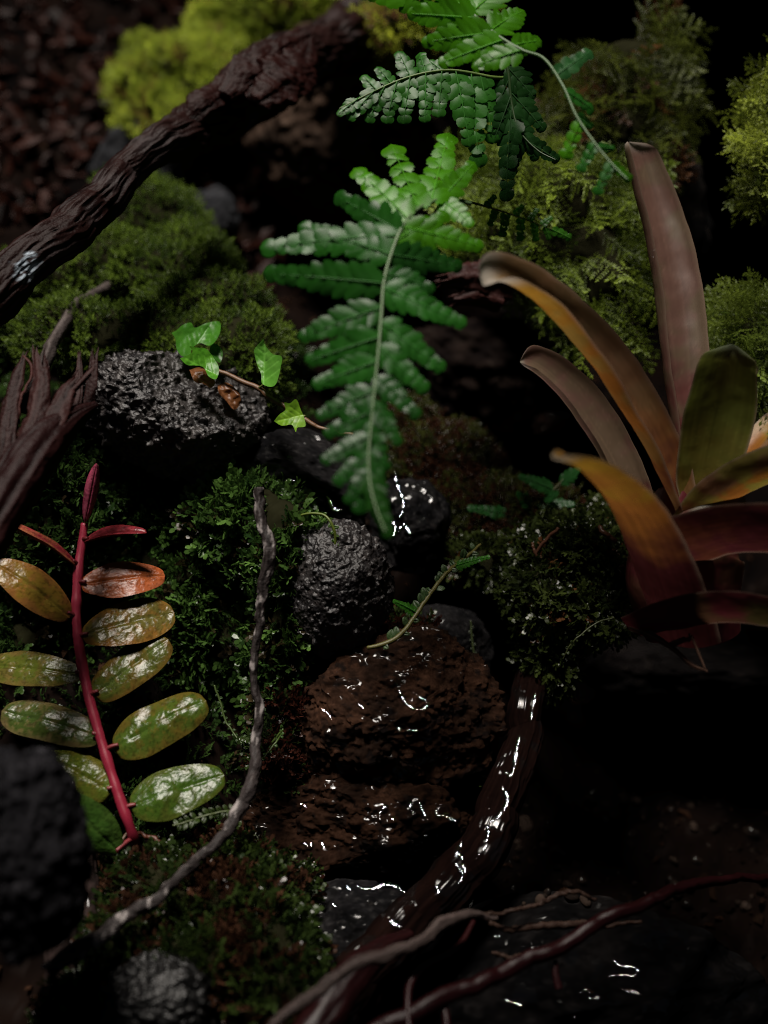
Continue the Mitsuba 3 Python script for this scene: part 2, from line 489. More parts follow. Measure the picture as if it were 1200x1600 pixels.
add_stone('lava_stone', 'black pitted stone with a rough lit top and dark hollow underside, below the ivy', 'm_lava',
          285, 655, .735, (315, 190, 240), (0, 0, -20), sub=6, seed=4, cuts=10, cut=.74, big=.16, mid=.05, fine=.03, pores=.0016, pore_mm=2.3, cols=BLACK)
add_stone('wet_stone', 'small glossy black wet stone between the pitted stone and the round dark one', 'm_wet_rock',
          480, 750, .748, (260, 140, 150), (0, 0, -24), sub=5, seed=9, cuts=8, big=.2, mid=.09, fine=.06, cols=WETBLACK)
add_stone('dark_stone', 'rounded charcoal stone with a granular surface, right of the grey twig and moss', 'm_lava',
          535, 925, .705, (165, 215, 160), (0, 0, 8), sub=6, seed=21, cuts=8, cut=.8, big=.14, mid=.07, fine=.03, pores=.0008, pore_mm=1.6, cols=((.012, .011, .012), (.03, .027, .027), (.05, .042, .040)))
add_stone('brown_stone', 'large wet reddish brown stone under the pale green creeping sprig', 'm_wet_rock',
          615, 1108, .712, (345, 265, 250), (0, 0, -6), sub=6, seed=32, cuts=12, cut=.78, big=.16, mid=.10, fine=.055, pores=.0009, pore_mm=2.0, cols=BROWN)
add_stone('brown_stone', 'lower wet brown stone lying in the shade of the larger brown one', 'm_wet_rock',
          566, 1296, .705, (390, 215, 220), (0, 0, 4), sub=6, seed=45, cuts=13, cut=.74, big=.26, mid=.14, fine=.055, pores=.0009, pore_mm=2.0, cols=tuple(tuple(x * .55 for x in c) for c in BROWN))  # darkened copy of the brown: shade put into the colour
add_stone('wet_pebble', 'wet black stone at the foot of the lower brown stone', 'm_wet_rock',
          560, 1460, .665, (230, 170, 130), (0, 0, 10), sub=5, seed=51, cuts=7, big=.18, mid=.09, fine=.06, cols=WETBLACK)
add_stone('foreground_stone', 'blurred dark grey stone at the left edge, close to the lens', 'm_dark_rock',
          25, 1325, .535, (215, 350, 200), (0, 0, 6), sub=6, seed=63, cuts=8, cut=.82, big=.14, mid=.08, fine=.07, pores=.0012, pore_mm=4, cols=((.004, .004, .0046), (.012, .0116, .0132), (.024, .023, .026)))
add_stone('speckled_stone', 'grey speckled stone in the moss near the bottom edge', 'm_lava',
          250, 1570, .585, (200, 150, 130), (0, 0, -12), sub=5, seed=71, cuts=7, big=.14, mid=.08, fine=.05, pores=.0012, pore_mm=3, cols=((.003, .003, .003), (.008, .008, .008), (.045, .043, .043)))
add_stone('wet_slab', 'broad black wet slab with bright glints in the bottom right, behind the red root', 'm_wet_rock',
          900, 1560, .690, (620, 330, 260), (0, 0, 5), sub=5, seed=85, cuts=9, cut=.74, big=.16, mid=.08, fine=.03, cols=((.002, .002, .0022), (.005, .0045, .0045), (.010, .009, .009)))
add_stone('background_stone', 'dim brown crumbly stone behind the large fern frond, under the driftwood branch', 'm_dark_rock',
          530, 205, 1.02, (300, 330, 240), (0, 0, 20), sub=5, seed=93, cuts=8, big=.2, mid=.1, fine=.05, pores=.002, pore_mm=4, cols=DARKBROWN)
add_stone('background_stone', 'blurred bluish grey stone behind the branch, below the yellow green moss', 'm_dark_rock',
          215, 262, 1.03, (180, 130, 130), (0, 0, 30), sub=5, seed=97, cuts=8, big=.15, mid=.08, fine=.04, cols=((.010, .0105, .012), (.024, .025, .028), (.04, .04, .043)))
add_stone('background_stone', 'blurred grey stone at the right end of the thin dark twig', 'm_dark_rock',
          320, 345, .985, (110, 120, 90), (0, 0, 10), sub=5, seed=98, cuts=8, big=.15, mid=.08, fine=.04, cols=((.010, .0105, .012), (.026, .027, .030), (.042, .042, .046)))
add_stone('shaded_stone', 'dark stone in the shaded gap right of the charcoal stone', 'm_wet_rock',
          695, 1010, .765, (150, 130, 110), (0, 0, -20), sub=5, seed=103, cuts=8, big=.15, mid=.08, fine=.05, cols=WETBLACK)
add_stone('ledge_stone', 'dark stone that the hanging yellow green moss grows over', 'm_dark_rock',
          905, 350, .90, (380, 400, 240), (0, 0, 12), sub=5, seed=110, cuts=8, big=.18, mid=.08, fine=.05, cols=((.006, .006, .006), (.014, .012, .011), (.024, .02, .018)))
add_stone('wet_stone', 'wet black stone with white water lines behind the tip of the large frond', 'm_wet_rock',
          640, 820, .775, (130, 150, 110), (0, 0, 15), sub=5, seed=104, cuts=8, big=.2, mid=.1, fine=.05, cols=WETBLACK)
add_stone('gully_stone', 'dark stone deep in the gully right of the large frond', 'm_dark_rock',
          770, 590, .96, (300, 190, 200), (0, 0, -10), sub=5, seed=106, cuts=8, big=.2, mid=.12, fine=.08, pores=.002, pore_mm=5, cols=((.004, .003, .003), (.010, .007, .006), (.016, .012, .010)))
add_stone('rosette_ledge', 'black rock ledge that carries the rosette plant, placed to shade the ground below', 'm_dark_rock',
          1150, 1035, .865, (480, 140, 300), (0, 0, 2), sub=5, seed=113, cuts=8, big=.18, mid=.08, fine=.05, cols=((.003, .003, .003), (.007, .006, .006), (.012, .01, .009)))  # placed under the rosette to keep the ground below it dark
add_stone('rock_overhang', 'unseen dark rock out of view above the upper right corner, placed to darken the gully', 'm_dark_rock',
          1370, -740, .993, (1600, 950, 1600), (0, 0, 8), sub=5, seed=117, cuts=10, big=.18, mid=.08, fine=.03, cols=((.006, .006, .006), (.012, .011, .010), (.02, .018, .016)))  # out of view; placed so its shadow darkens the upper right gully

# ------------------------------------------------------------------ wood
RED = ((.004, .0020, .0020), (.022, .0098, .0088))
GREYW = ((.014, .011, .010), (.10, .082, .076))


def lichen(v, c, centre, rad, col, seed):
    d = np.linalg.norm(v - centre, axis=1) / rad + (fbm(v * 260, 3, seed) - .5) * 1.5
    a = sstep(1.0, .55, d) * sstep(.42, .58, fbm(v * 700, 3, seed + 1))
    return lerp(c, col, a[:, None])


br = thing('driftwood_branch', 'thick dark driftwood branch crossing the upper left corner, with a pale lichen spot', 'branch')
v, f, c = wood([(-90, 525, .655, 34), (-10, 458, .67, 36), (60, 402, .685, 36), (130, 332, .71, 33), (200, 270, .735, 29), (262, 224, .76, 31), (320, 190, .79, 42), (375, 160, .81, 48),
                (430, 112, .84, 50), (490, 82, .88, 42), (545, 52, .93, 48), (610, 0, .99, 46), (690, -70, 1.06, 46)], n=330, m=96, ridge=.10, freq=2.6, lump=.20, lfreq=30, seed=3, cols=RED, fine=.17, wander=.010)
c = lerp(c, np.array([.055, .046, .047]), (sstep(.5, .75, fbm(v * 60, 3, 31)) * .5)[:, None])
c = lichen(v, c, P(45, 420, .670), .0085, (.36, .43, .50), 17)
add('wood', (v, f, c), 'm_wood', parent=br)
for i, rows in enumerate(([(285, 200, .765, 10), (315, 165, .77, 22), (350, 135, .785, 16), (372, 108, .79, 7)],
                          [(352, 150, .775, 14), (385, 112, .785, 26), (425, 82, .80, 24), (462, 62, .815, 12), (478, 52, .82, 4)],
                          [(400, 160, .775, 20), (440, 125, .79, 40), (472, 90, .81, 26), (480, 62, .82, 8)])):
    add('bark_flap', wood(rows, n=110, m=56, ridge=.45, freq=2.6, lump=.45, lfreq=110, seed=40 + i, flat=.4, cols=((.004, .0018, .0018), (.022, .0072, .0062)), rough_ends=1.6, fine=.22), 'm_wood', parent=br)

bw = thing('broken_wood', 'broken dark red wood with splintered upright prongs at the left edge', 'broken branch')
PR = ((.004, .0016, .0017), (.020, .0068, .0068))
add('stump', wood([(-70, 930, .585, 36), (-10, 815, .60, 40), (40, 732, .615, 38), (82, 678, .63, 30), (118, 650, .64, 17), (150, 632, .648, 5)], n=240, m=80, ridge=.24, freq=3.2, lump=.16, lfreq=50, seed=5, cols=PR, rough_ends=.4), 'm_wood', parent=bw)
for i, (rows, fl) in enumerate(((([(135, 650, .648, 5), (141, 620, .65, 8), (144, 590, .652, 8), (147, 560, .655, 6)], .5)),
                                (([(112, 665, .642, 8), (120, 625, .65, 8), (123, 590, .655, 6), (124, 556, .66, 3)], .6)),
                                (([(20, 770, .61, 12), (42, 700, .618, 17), (60, 645, .63, 16), (66, 600, .638, 13), (64, 572, .645, 11)], .7)),
                                (([(-8, 780, .62, 14), (8, 700, .628, 14), (16, 630, .638, 12), (28, 585, .645, 9), (37, 557, .65, 3)], .6)),
                                (([(60, 720, .615, 16), (85, 660, .628, 18), (105, 615, .638, 13), (112, 605, .64, 8)], .6)))):
    add('prong', wood(rows, n=120, m=40, ridge=.5, freq=2.6, lump=.25, lfreq=120, seed=60 + i, flat=fl * .7, cols=((.004, .0016, .0017), (.034, .013, .012)), rough_ends=3.0, fine=.2), 'm_wood', parent=bw)
for i, rows in enumerate(([(38, 558, .65, 2.5), (50, 572, .648, 2.5), (48, 592, .645, 2.2), (34, 618, .64, 2.5), (26, 660, .636, 3)],
                          [(34, 612, .645, 3), (31, 640, .642, 3), (26, 668, .638, 3.4)])):
    add('splinter', px_tube(rows, 40, 7, (.05, .018, .016), .001, i), 'm_wood', parent=bw)

v, f, c = wood([(404, 765, .675, 9), (406, 790, .672, 9), (413, 825, .668, 9.5), (419, 865, .664, 9.5), (413, 905, .664, 9), (406, 950, .664, 7), (405, 1000, .664, 6.5), (401, 1060, .662, 6.5), (404, 1110, .66, 7.5), (402, 1160, .657, 8.5),
                (398, 1205, .65, 9.5), (386, 1250, .64, 9.5), (342, 1312, .626, 8.5), (288, 1360, .612, 8.5), (237, 1407, .60, 9), (178, 1443, .592, 10), (125, 1482, .588, 14), (80, 1520, .585, 12)],
               n=420, m=26, ridge=.22, freq=1.8, lump=.38, lfreq=140, seed=8, cols=((.005, .004, .004), (.044, .036, .035)), rough_ends=.5, fine=.16, wander=.005)
spots = sstep(.60, .70, fbm(v * 260, 3, 77)) * sstep(CAM[2], CAM[2] - 1, v[:, 2])
c = lerp(c, (.30, .27, .26), (sstep(.58, .72, fbm(v * np.array([420, 140, 140]), 3, 71)) * .8)[:, None])
add('grey_twig', (v, f, c), 'm_wood', 'knobbly grey twig curving down the middle from the moss to the bottom left', 'twig')

v, f, c = wood([(842, 985, .755, 22), (832, 1050, .735, 26), (822, 1120, .715, 26), (804, 1200, .695, 31), (776, 1280, .68, 34), (738, 1345, .668, 38), (680, 1405, .655, 40), (620, 1465, .645, 40), (560, 1530, .635, 44), (505, 1610, .625, 42), (460, 1700, .615, 42)],
               n=380, m=100, ridge=.10, freq=6, lump=.22, lfreq=34, seed=12, cols=((.0025, .0015, .0014), (.009, .0042, .0034)), fine=.07, twist=4, wander=.006)
add('wet_root', (v, f, c), 'm_wet_rock', 'thick wet dark root with bright water lines, running down right of the brown stones', 'root')

rr = thing('red_root', 'smooth dark red root slanting across the bottom right corner', 'root')
add('root_stem', wood([(500, 1680, .545, 13), (590, 1608, .56, 14), (680, 1565, .572, 14), (760, 1532, .583, 13), (840, 1495, .594, 12.5), (920, 1452, .606, 11), (1000, 1412, .62, 10), (1075, 1384, .645, 9), (1150, 1372, .68, 7), (1220, 1375, .72, 6)],
                      n=260, m=30, ridge=.07, freq=1.6, lump=.08, lfreq=70, seed=15, cols=((.010, .002, .0024), (.028, .005, .006)), fine=.06, wander=.004), 'm_stem', parent=rr)
for i, rows in enumerate(([(640, 1615, .558, 5), (637, 1570, .566, 5), (642, 1535, .575, 6), (665, 1508, .582, 5), (715, 1480, .595, 5), (740, 1440, .61, 4)], [(868, 1500, .598, 4), (868, 1522, .596, 5), (873, 1545, .594, 6)], [(690, 1562, .575, 6), (697, 1590, .57, 6), (699, 1625, .565, 6)])):
    add('side_root', wood(rows, n=60, m=14, ridge=.1, lump=.1, seed=90 + i, cols=((.02, .004, .005), (.045, .01, .011))), 'm_stem', parent=rr)
add('red_root', wood([(430, 1690, .56, 34), (500, 1600, .575, 32), (545, 1535, .59, 28), (590, 1490, .605, 20), (640, 1462, .62, 12)], n=120, m=40, ridge=.12, lump=.12, lfreq=50, seed=18, cols=((.009, .0025, .003), (.026, .006, .0065))), 'm_stem',
    'stout dark red root end at the bottom edge under the thin pale twig', 'root')
add('thin_twig', wood([(400, 1640, .545, 9), (440, 1592, .55, 9), (498, 1547, .556, 9.5), (555, 1507, .562, 10), (610, 1492, .568, 10), (655, 1472, .575, 9.5), (688, 1446, .582, 10.5), (715, 1432, .588, 9), (745, 1428, .594, 5), (775, 1436, .60, 3)],
                      n=240, m=20, ridge=.2, freq=1.6, lump=.25, lfreq=150, seed=22, cols=((.014, .010, .009), (.11, .082, .075)), fine=.08, wander=.002), 'm_wood', 'thin pale knobbly twig in front of the red roots at the bottom edge', 'twig')
for i, (rows, lab) in enumerate((([(745, 1430, .62, 3.5), (770, 1442, .622, 4), (800, 1452, .625, 5), (850, 1446, .63, 6), (900, 1443, .635, 6), (950, 1447, .64, 4), (1000, 1440, .645, 3)], 'thin brown rootlet lying level across the black slab'),
                                ([(755, 1430, .615, 3), (800, 1424, .62, 3), (850, 1408, .628, 3.5), (890, 1393, .635, 4), (930, 1405, .64, 3)], 'fine rootlet arching above the level rootlet on the black slab'),
                                ([(770, 1490, .62, 3), (810, 1496, .622, 5), (850, 1488, .626, 5), (880, 1484, .63, 3)], 'short brown rootlet just above the smooth red root'))):
    add('rootlet', wood(rows, n=80, m=12, ridge=.2, lump=.25, lfreq=150, seed=120 + i, cols=((.018, .011, .009), (.06, .035, .026)), wander=.003), 'm_wood', lab, 'rootlet')
add('dark_twig', wood([(40, 640, .70, 11), (62, 590, .715, 10), (92, 520, .745, 10), (118, 480, .77, 9), (160, 452, .80, 9), (205, 420, .83, 8), (232, 388, .85, 9), (262, 352, .875, 10), (280, 335, .89, 10)], n=160, m=18, ridge=.2, lump=.3, lfreq=90, seed=25,
                      cols=((.012, .009, .009), (.085, .07, .066)), wander=.004), 'm_wood', 'blurred thin dark twig on the moss below the driftwood branch', 'twig')
st = thing('rotten_stump', 'dark wet rotten wood standing between the blurred stone and the moss at lower left', 'rotten wood')
for i, rows in enumerate(([(92, 1640, .60, 26), (98, 1500, .61, 26), (104, 1390, .625, 26), (108, 1300, .64, 24), (112, 1220, .655, 18)], [(140, 1620, .605, 16), (138, 1500, .615, 18), (135, 1400, .63, 18), (130, 1310, .645, 14)],
                          [(165, 1640, .60, 12), (176, 1560, .605, 14), (182, 1500, .61, 10)])):
    add('wood_strip', wood(rows, n=140, m=40, ridge=.3, freq=2.6, lump=.2, lfreq=90, seed=130 + i, cols=((.008, .006, .006), (.035, .024, .022)), fine=.12), 'm_wet_rock', parent=st)
wk = thing('fibrous_wood', 'dark red fibrous wood end beside the tip of the orange leaf', 'rotten wood')
for i, rows in enumerate(([(790, 445, .78, 30), (755, 440, .775, 30), (720, 436, .77, 22), (694, 440, .768, 10)], [(780, 470, .775, 18), (745, 462, .77, 16), (715, 468, .768, 8)], [(840, 430, .80, 26), (800, 425, .79, 26), (750, 420, .78, 12)])):
    add('wood_strip', wood(rows, n=70, m=36, ridge=.35, freq=2.4, lump=.3, lfreq=90, seed=140 + i, cols=((.010, .005, .005), (.05, .018, .016)), rough_ends=1.2, fine=.16), 'm_wood', parent=wk)

# ------------------------------------------------------------------ water running over stone and root
def seen_at(keys):
    """Screen-space lookup of the nearest surface among these shapes: pixel -> depth, to lay water on what is there."""
    tri = []
    for k in keys:
        v, f = meshkit.WRITTEN[scene[k]['filename']][:2]
        tri.append(np.asarray(v, float)[f])
    tri = np.vstack(tri)
    tri = tri[((tri - CAM) @ F_).min(1) > .2]
    q = tri - CAM; d = q @ F_
    x = 600 + (q @ R_) / d / TX * 600; y = 800 - (q @ U_) / d / TX * 600
    x0, x1, y0, y1 = x.min(1), x.max(1), y.min(1), y.max(1)

    def at(px, py):
        i = np.flatnonzero((x0 <= px) & (x1 >= px) & (y0 <= py) & (y1 >= py))
        best = None
        for j in i:
            ax, ay, bx, by, cx, cy = x[j, 0], y[j, 0], x[j, 1], y[j, 1], x[j, 2], y[j, 2]
            den = (by - cy) * (ax - cx) + (cx - bx) * (ay - cy)
            if abs(den) < 1e-12:
                continue
            u = ((by - cy) * (px - cx) + (cx - bx) * (py - cy)) / den; w = ((cy - ay) * (px - cx) + (ax - cx) * (py - cy)) / den
            if u >= -1e-6 and w >= -1e-6 and u + w <= 1 + 1e-6:
                z = u * d[j, 0] + w * d[j, 1] + (1 - u - w) * d[j, 2]
                best = z if best is None or z < best else best
        return best
    return at


def trickle(at, paths, label, seed, wide=3.0):
    """Beads and threads of water: shallow caps over the surface they run along, tilted to glint."""
    r = np.random.default_rng(seed)
    key = thing('water_trickle', label, 'water')
    for path in paths:
        q = catmull(np.c_[np.array(path, float), np.zeros(len(path))], max(8, int(np.linalg.norm(np.diff(np.array(path, float), axis=0), axis=1).sum() / 2.0)))[:, :2]
        q = q + np.cumsum(r.normal(size=q.shape) * .5, axis=0) * .7
        ds = [at(*p) for p in q]
        ok = [d for d in ds if d is not None]
        if not ok:
            continue
        last = ok[0]; pts = []
        for (px, py), d in zip(q, ds):
            last = d if d is not None and abs(d - last) < .03 else last
            pts.append(P(px, py, last - .0006))
        pts = np.array(pts); n = len(pts)
        s = np.linspace(0, 1, n)
        w = wide * pm(.68) * (.35 + 1.2 * fbm(np.c_[s * n * .25, s * 0, s * 0 + seed], 2, seed)) * np.sqrt(np.clip(np.sin(np.pi * (s * .96 + .02)), 0, 1))
        up = nrm(nrm(np.array([-.14, .02, .99])) + to_cam(pts) + r.normal(size=(n, 3)) * .05)  # caps face midway between sun and lens, shaped to catch highlights
        bead = MB(); ring = np.linspace(0, 2 * np.pi, 10, endpoint=False); rad = np.linspace(.05, 1, 4)
        for i in range(n):
            if r.random() < .22:
                continue
            e1 = nrm(np.cross(up[i], [.31, .9, .1])); e2 = np.cross(up[i], e1); R = w[i] * 1.55
            stretch = 1 + .5 * r.random(); tt = nrm(np.gradient(pts, axis=0))[i]; tt = nrm(tt - up[i] * (tt @ up[i])); bb = np.cross(up[i], tt)
            c2, s2 = np.meshgrid(np.cos(ring), np.sin(ring)); c2, s2 = np.cos(ring)[None], np.sin(ring)[None]
            off = (rad[:, None] * c2)[..., None] * tt * stretch + (rad[:, None] * s2)[..., None] * bb * .8
            v = pts[i] + R * off + (R * .085 * (1 - rad ** 2))[:, None, None] * up[i]
            bead.put(v.reshape(-1, 3), grid_faces(4, 10, True), (1, 1, 1))
        add('thread', bead, 'm_water', parent=key)


on_root = seen_at(['wet_root'])
trickle(on_root, [[(836, 1085), (833, 1105), (830, 1125)], [(812, 1150), (808, 1175), (803, 1200), (798, 1212), (782, 1206)], [(786, 1230), (792, 1245), (788, 1262), (776, 1275), (762, 1284)], [(760, 1292), (764, 1310), (758, 1330), (744, 1346)], [(722, 1318), (716, 1332), (726, 1345)], [(714, 1352), (722, 1368), (714, 1384)], [(722, 1352), (730, 1364)], [(682, 1386), (688, 1398)], [(610, 1440), (622, 1450)]],
        'threads of water running down the thick wet root', 1, 4.2)
on_brown = seen_at(['brown_stone', 'brown_stone_001'])
trickle(on_brown, [[(618, 1066), (624, 1084), (632, 1100), (648, 1108), (662, 1108), (665, 1098), (652, 1090), (640, 1082)], [(636, 1142), (646, 1142), (654, 1148)], [(620, 1136), (624, 1144)], [(500, 1106), (512, 1114), (520, 1124)], [(560, 1100), (570, 1110)]], 'curled thread of water on the upper brown stone', 2, 3.2)
trickle(on_brown, [[(592, 1272), (600, 1262), (612, 1264)], [(655, 1254), (660, 1268), (668, 1284)], [(679, 1264), (684, 1274), (696, 1276), (706, 1284), (714, 1284)], [(664, 1306), (676, 1306), (690, 1314)], [(640, 1258), (644, 1262)], [(612, 1278), (618, 1284)], [(484, 1312), (488, 1322)], [(474, 1318), (480, 1322)], [(500, 1318), (504, 1322)], [(470, 1256), (480, 1262)]],
        'short broken threads of water on the lower brown stone', 3, 3.4)
on_pebble = seen_at(['wet_pebble', 'wet_slab', 'ground'])
trickle(on_pebble, [[(498, 1440), (502, 1462), (500, 1482), (506, 1505), (512, 1525)], [(524, 1484), (532, 1494), (530, 1506), (520, 1508)], [(556, 1384), (580, 1388), (605, 1384), (624, 1388), (636, 1396)], [(540, 1382), (548, 1392)], [(520, 1412), (528, 1420)]], 'bright threads of water on the black stone below the lower brown stone', 4, 3.6)
trickle(on_pebble, [[(950, 1486), (958, 1500), (972, 1511), (988, 1513), (998, 1520), (990, 1528), (968, 1529), (948, 1531)], [(968, 1545), (985, 1549), (1005, 1556)], [(905, 1552), (918, 1548), (938, 1560), (920, 1560)], [(790, 1562), (805, 1568), (816, 1576)], [(700, 1450), (712, 1446), (720, 1440)], [(770, 1466), (784, 1463)], [(648, 1498), (656, 1506)], [(892, 1586), (900, 1592)], [(660, 1550), (668, 1552)], [(722, 1498), (728, 1504)]],
        'curling white lit threads of water on the broad black slab', 5, 3.2)
on_back = seen_at(['wet_stone_001', 'wet_stone'])
trickle(on_back, [[(616, 735), (622, 760), (630, 785), (626, 805)], [(604, 812), (616, 822), (614, 838)], [(622, 830), (632, 820), (640, 834)], [(444, 752), (456, 748)], [(468, 774), (470, 784)], [(510, 772), (520, 790), (530, 800)], [(524, 796), (536, 796)]], 'white threads of water on the wet black stones beside the frond tip', 6, 3.4)

# ------------------------------------------------------------------ moss
moss('cushion_moss', [(285, 120, 1.04, 70, 50), (225, 150, 1.03, 48, 40), (330, 95, 1.06, 50, 45), (250, 180, 1.02, 45, 36), (310, 150, 1.03, 50, 40), (205, 120, 1.05, 28, 26), (235, 88, 1.06, 40, 26), (440, 30, 1.08, 120, 65), (380, 50, 1.08, 70, 50), (510, 25, 1.07, 55, 40)], 'star', 5200, 9, (.16, .22, .025), (.46, .54, .07),
     'blurred yellow green moss cushion beyond the driftwood branch', seed=1, lean=.3, clump=30, gap=.30, dead=.34, brown=(.16, .11, .03))
moss('cushion_moss', [(620, 45, .93, 55, 45), (668, 20, .95, 60, 50), (730, 5, .97, 45, 30)], 'star', 1700, 9, (.22, .26, .03), (.45, .50, .05), 'small pale green moss cushion behind the uppermost fern leaflets', seed=2, lean=.3, clump=60, dead=.42, brown=(.20, .11, .05))
def moss_carpet(name, area, kind, count, length_mm, colA, colB, label, mat, seed, dead=.3, brown=(.03, .02, .01), clump=70, gap=.4):
    """A thin uneven carpet of moss on the ground inside an outline."""
    from shapely.geometry import Polygon
    from shapely import contains_xy
    rg = np.random.default_rng(seed + 900)
    x, y = rg.uniform(-.40, .42, count * 14), rg.uniform(.34, 1.05, count * 14)
    z = ground_z(x, y, False); q = np.c_[x, y, z] - CAM; d = q @ F_
    ok = contains_xy(Polygon(area), 600 + q[:, 0] / d / TX * 600, 800 - (q @ U_) / d / TX * 600)
    x, y = x[ok][:count], y[ok][:count]
    z = ground_z(x, y); e = .002
    nor = nrm(np.c_[-(ground_z(x + e, y) - z) / e, -(ground_z(x, y + e) - z) / e, np.ones(len(x))])
    pos = np.c_[x, y, z]; cl = fbm(pos * clump, 3, seed); ok = cl > gap
    pos, nor, cl = pos[ok], nor[ok], cl[ok]; n = len(pos)
    col = lerp(colA, colB, np.clip(.5 + (cl[:, None] - .5) * 2 + rg.normal(size=(n, 1)) * .22, 0, 1)) * rg.uniform(.7, 1.3, (n, 1))
    dm = (fbm(pos * 90 + 5, 3, seed + 1) + rg.normal(size=n) * .06) > 1 - dead
    col[dm] = np.array(brown) * rg.uniform(.5, 1.6, (dm.sum(), 1))
    L = length_mm / 1000 * rg.uniform(.5, 1.3, n)
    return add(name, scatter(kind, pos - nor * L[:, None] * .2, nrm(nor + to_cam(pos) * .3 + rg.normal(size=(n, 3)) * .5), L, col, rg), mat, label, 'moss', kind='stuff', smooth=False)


moss_carpet('moss_carpet', [(-40, 520), (480, 520), (470, 720), (420, 1000), (470, 1180), (330, 1420), (-40, 1440)], 'leafy', 4600, 7.5, (.014, .034, .009), (.065, .13, .028), 'thin dark moss carpet over the left bank between the stones', 'm_moss_wet', 1)
moss_carpet('moss_carpet', [(610, 620), (760, 640), (980, 760), (980, 1020), (800, 1040), (720, 900), (620, 880)], 'star', 5200, 6, (.020, .028, .008), (.075, .09, .022), 'thin olive brown moss carpet on the slope right of the large frond', 'm_moss_wet', 2, dead=.5, brown=(.045, .018, .009))
moss_carpet('moss_carpet', [(100, 1340), (470, 1340), (520, 1640), (60, 1640)], 'leafy', 2400, 7.5, (.010, .022, .006), (.04, .07, .016), 'dark moss carpet on the wet soil at the bottom left', 'm_moss_wet', 3, dead=.42, brown=(.05, .022, .012))
moss('moss_mat', [(230, 380, .89, 90, 90), (160, 440, .84, 110, 80), (260, 460, .83, 110, 75), (290, 420, .86, 80, 60), (360, 520, .80, 60, 60), (210, 330, .91, 70, 60), (400, 545, .785, 40, 50), (330, 490, .80, 100, 60), (200, 530, .775, 120, 50), (110, 530, .78, 80, 60), (380, 570, .775, 65, 80), (300, 545, .775, 100, 50), (50, 480, .85, 80, 80)],
     'star', 11500, 6.5, (.026, .050, .009), (.135, .205, .028), 'mid green moss mat sloping up from the pitted stone towards the branch', seed=3, lean=.4, clump=70, gap=.3)
moss('leafy_moss', [(330, 870, .75, 110, 110, 55), (300, 970, .74, 60, 90, 45), (385, 810, .725, 80, 55, 50), (440, 850, .708, 40, 75), (448, 950, .705, 30, 110), (370, 1000, .735, 70, 50, 40), (340, 780, .755, 80, 40), (255, 880, .755, 60, 50), (300, 900, .73, 30, 24), (395, 900, .72, 34, 40), (350, 830, .728, 40, 26), (420, 1050, .71, 26, 60)],
     'leafy', 5200, 9.5, (.016, .042, .010), (.080, .160, .032), 'glossy small leaved moss between the red stemmed plant and the grey twig', mat='m_moss_wet', seed=4, droop=.15, lean=.25, clump=85, gap=.42, dead=.36, brown=(.030, .022, .010))
moss('leafy_moss', [(90, 760, .735, 70, 80), (70, 850, .73, 70, 60), (150, 700, .75, 60, 50), (30, 920, .74, 45, 60), (30, 1000, .73, 40, 40), (110, 830, .725, 60, 40), (190, 800, .745, 50, 30)],
     'leafy', 3400, 9.5, (.011, .027, .007), (.050, .098, .022), 'dark leafy moss behind the red shoot at the left edge', mat='m_moss_wet', seed=5, lean=.3, clump=85, gap=.42, dead=.36, brown=(.030, .020, .010))
moss('feather_moss', [(870, 330, .80, 110, 75), (900, 400, .79, 80, 60), (820, 290, .82, 80, 50), (760, 300, .83, 40, 40), (960, 480, .78, 30, 50), (940, 440, .78, 50, 60), (850, 390, .785, 70, 45), (800, 370, .79, 40, 40)],
     'feather', 1050, 30, (.012, .026, .006), (.19, .265, .030), 'yellow green feathery moss hanging below the small fern frond', seed=6, droop=.95, lean=0, clump=80, gap=.45, dead=.22, brown=(.04, .02, .01))
moss('feather_moss', [(985, 115, .86, 65, 55), (930, 180, .86, 70, 45), (995, 210, .85, 60, 50), (880, 220, .85, 70, 40)],
     'feather', 700, 30, (.010, .016, .005), (.105, .13, .02), 'dim olive feathery moss behind the top of the upright leaf', seed=7, droop=.8, lean=0, clump=70, gap=.45, dead=.35)  # darker moss tones stand in for the weak light here
moss('feather_moss', [(1222, 140, .77, 36, 40), (1222, 250, .755, 40, 50), (1205, 190, .77, 22, 26)], 'feather', 340, 27, (.018, .032, .007), (.27, .33, .04),
     'bright feathery moss sprays at the right edge near the top', seed=8, droop=.6, lean=0, clump=75, gap=.46)
moss('feather_moss', [(1185, 540, .75, 46, 50), (1225, 610, .74, 40, 90), (1140, 560, .76, 24, 24)], 'feather', 480, 25, (.03, .055, .010), (.14, .19, .028), 'green feathery moss at the right edge behind the broad olive leaf', seed=9, droop=.5, lean=0, clump=70, gap=.44)
moss('brown_moss', [(690, 740, .84, 100, 70), (760, 790, .82, 90, 50), (640, 690, .86, 50, 60), (840, 820, .80, 90, 45), (700, 820, .81, 60, 40)], 'star', 5200, 6, (.030, .038, .008), (.075, .085, .02),
     'wet reddish brown and olive moss on the log behind the tip of the large frond', mat='m_moss_wet', seed=10, lean=.4, clump=80, gap=.32, dead=.5, brown=(.045, .018, .009))
moss('ledge_moss', [(900, 880, .745, 90, 60), (850, 930, .735, 50, 60), (920, 950, .73, 60, 40), (860, 1010, .735, 36, 70), (780, 880, .77, 70, 30), (940, 840, .77, 50, 40)], 'leafy', 2700, 8.5, (.014, .022, .006), (.040, .055, .012),
     'dark wet moss on the ledge left of the rosette base', mat='m_moss_wet', seed=11, droop=.35, lean=.1, clump=70, gap=.33, dead=.3)
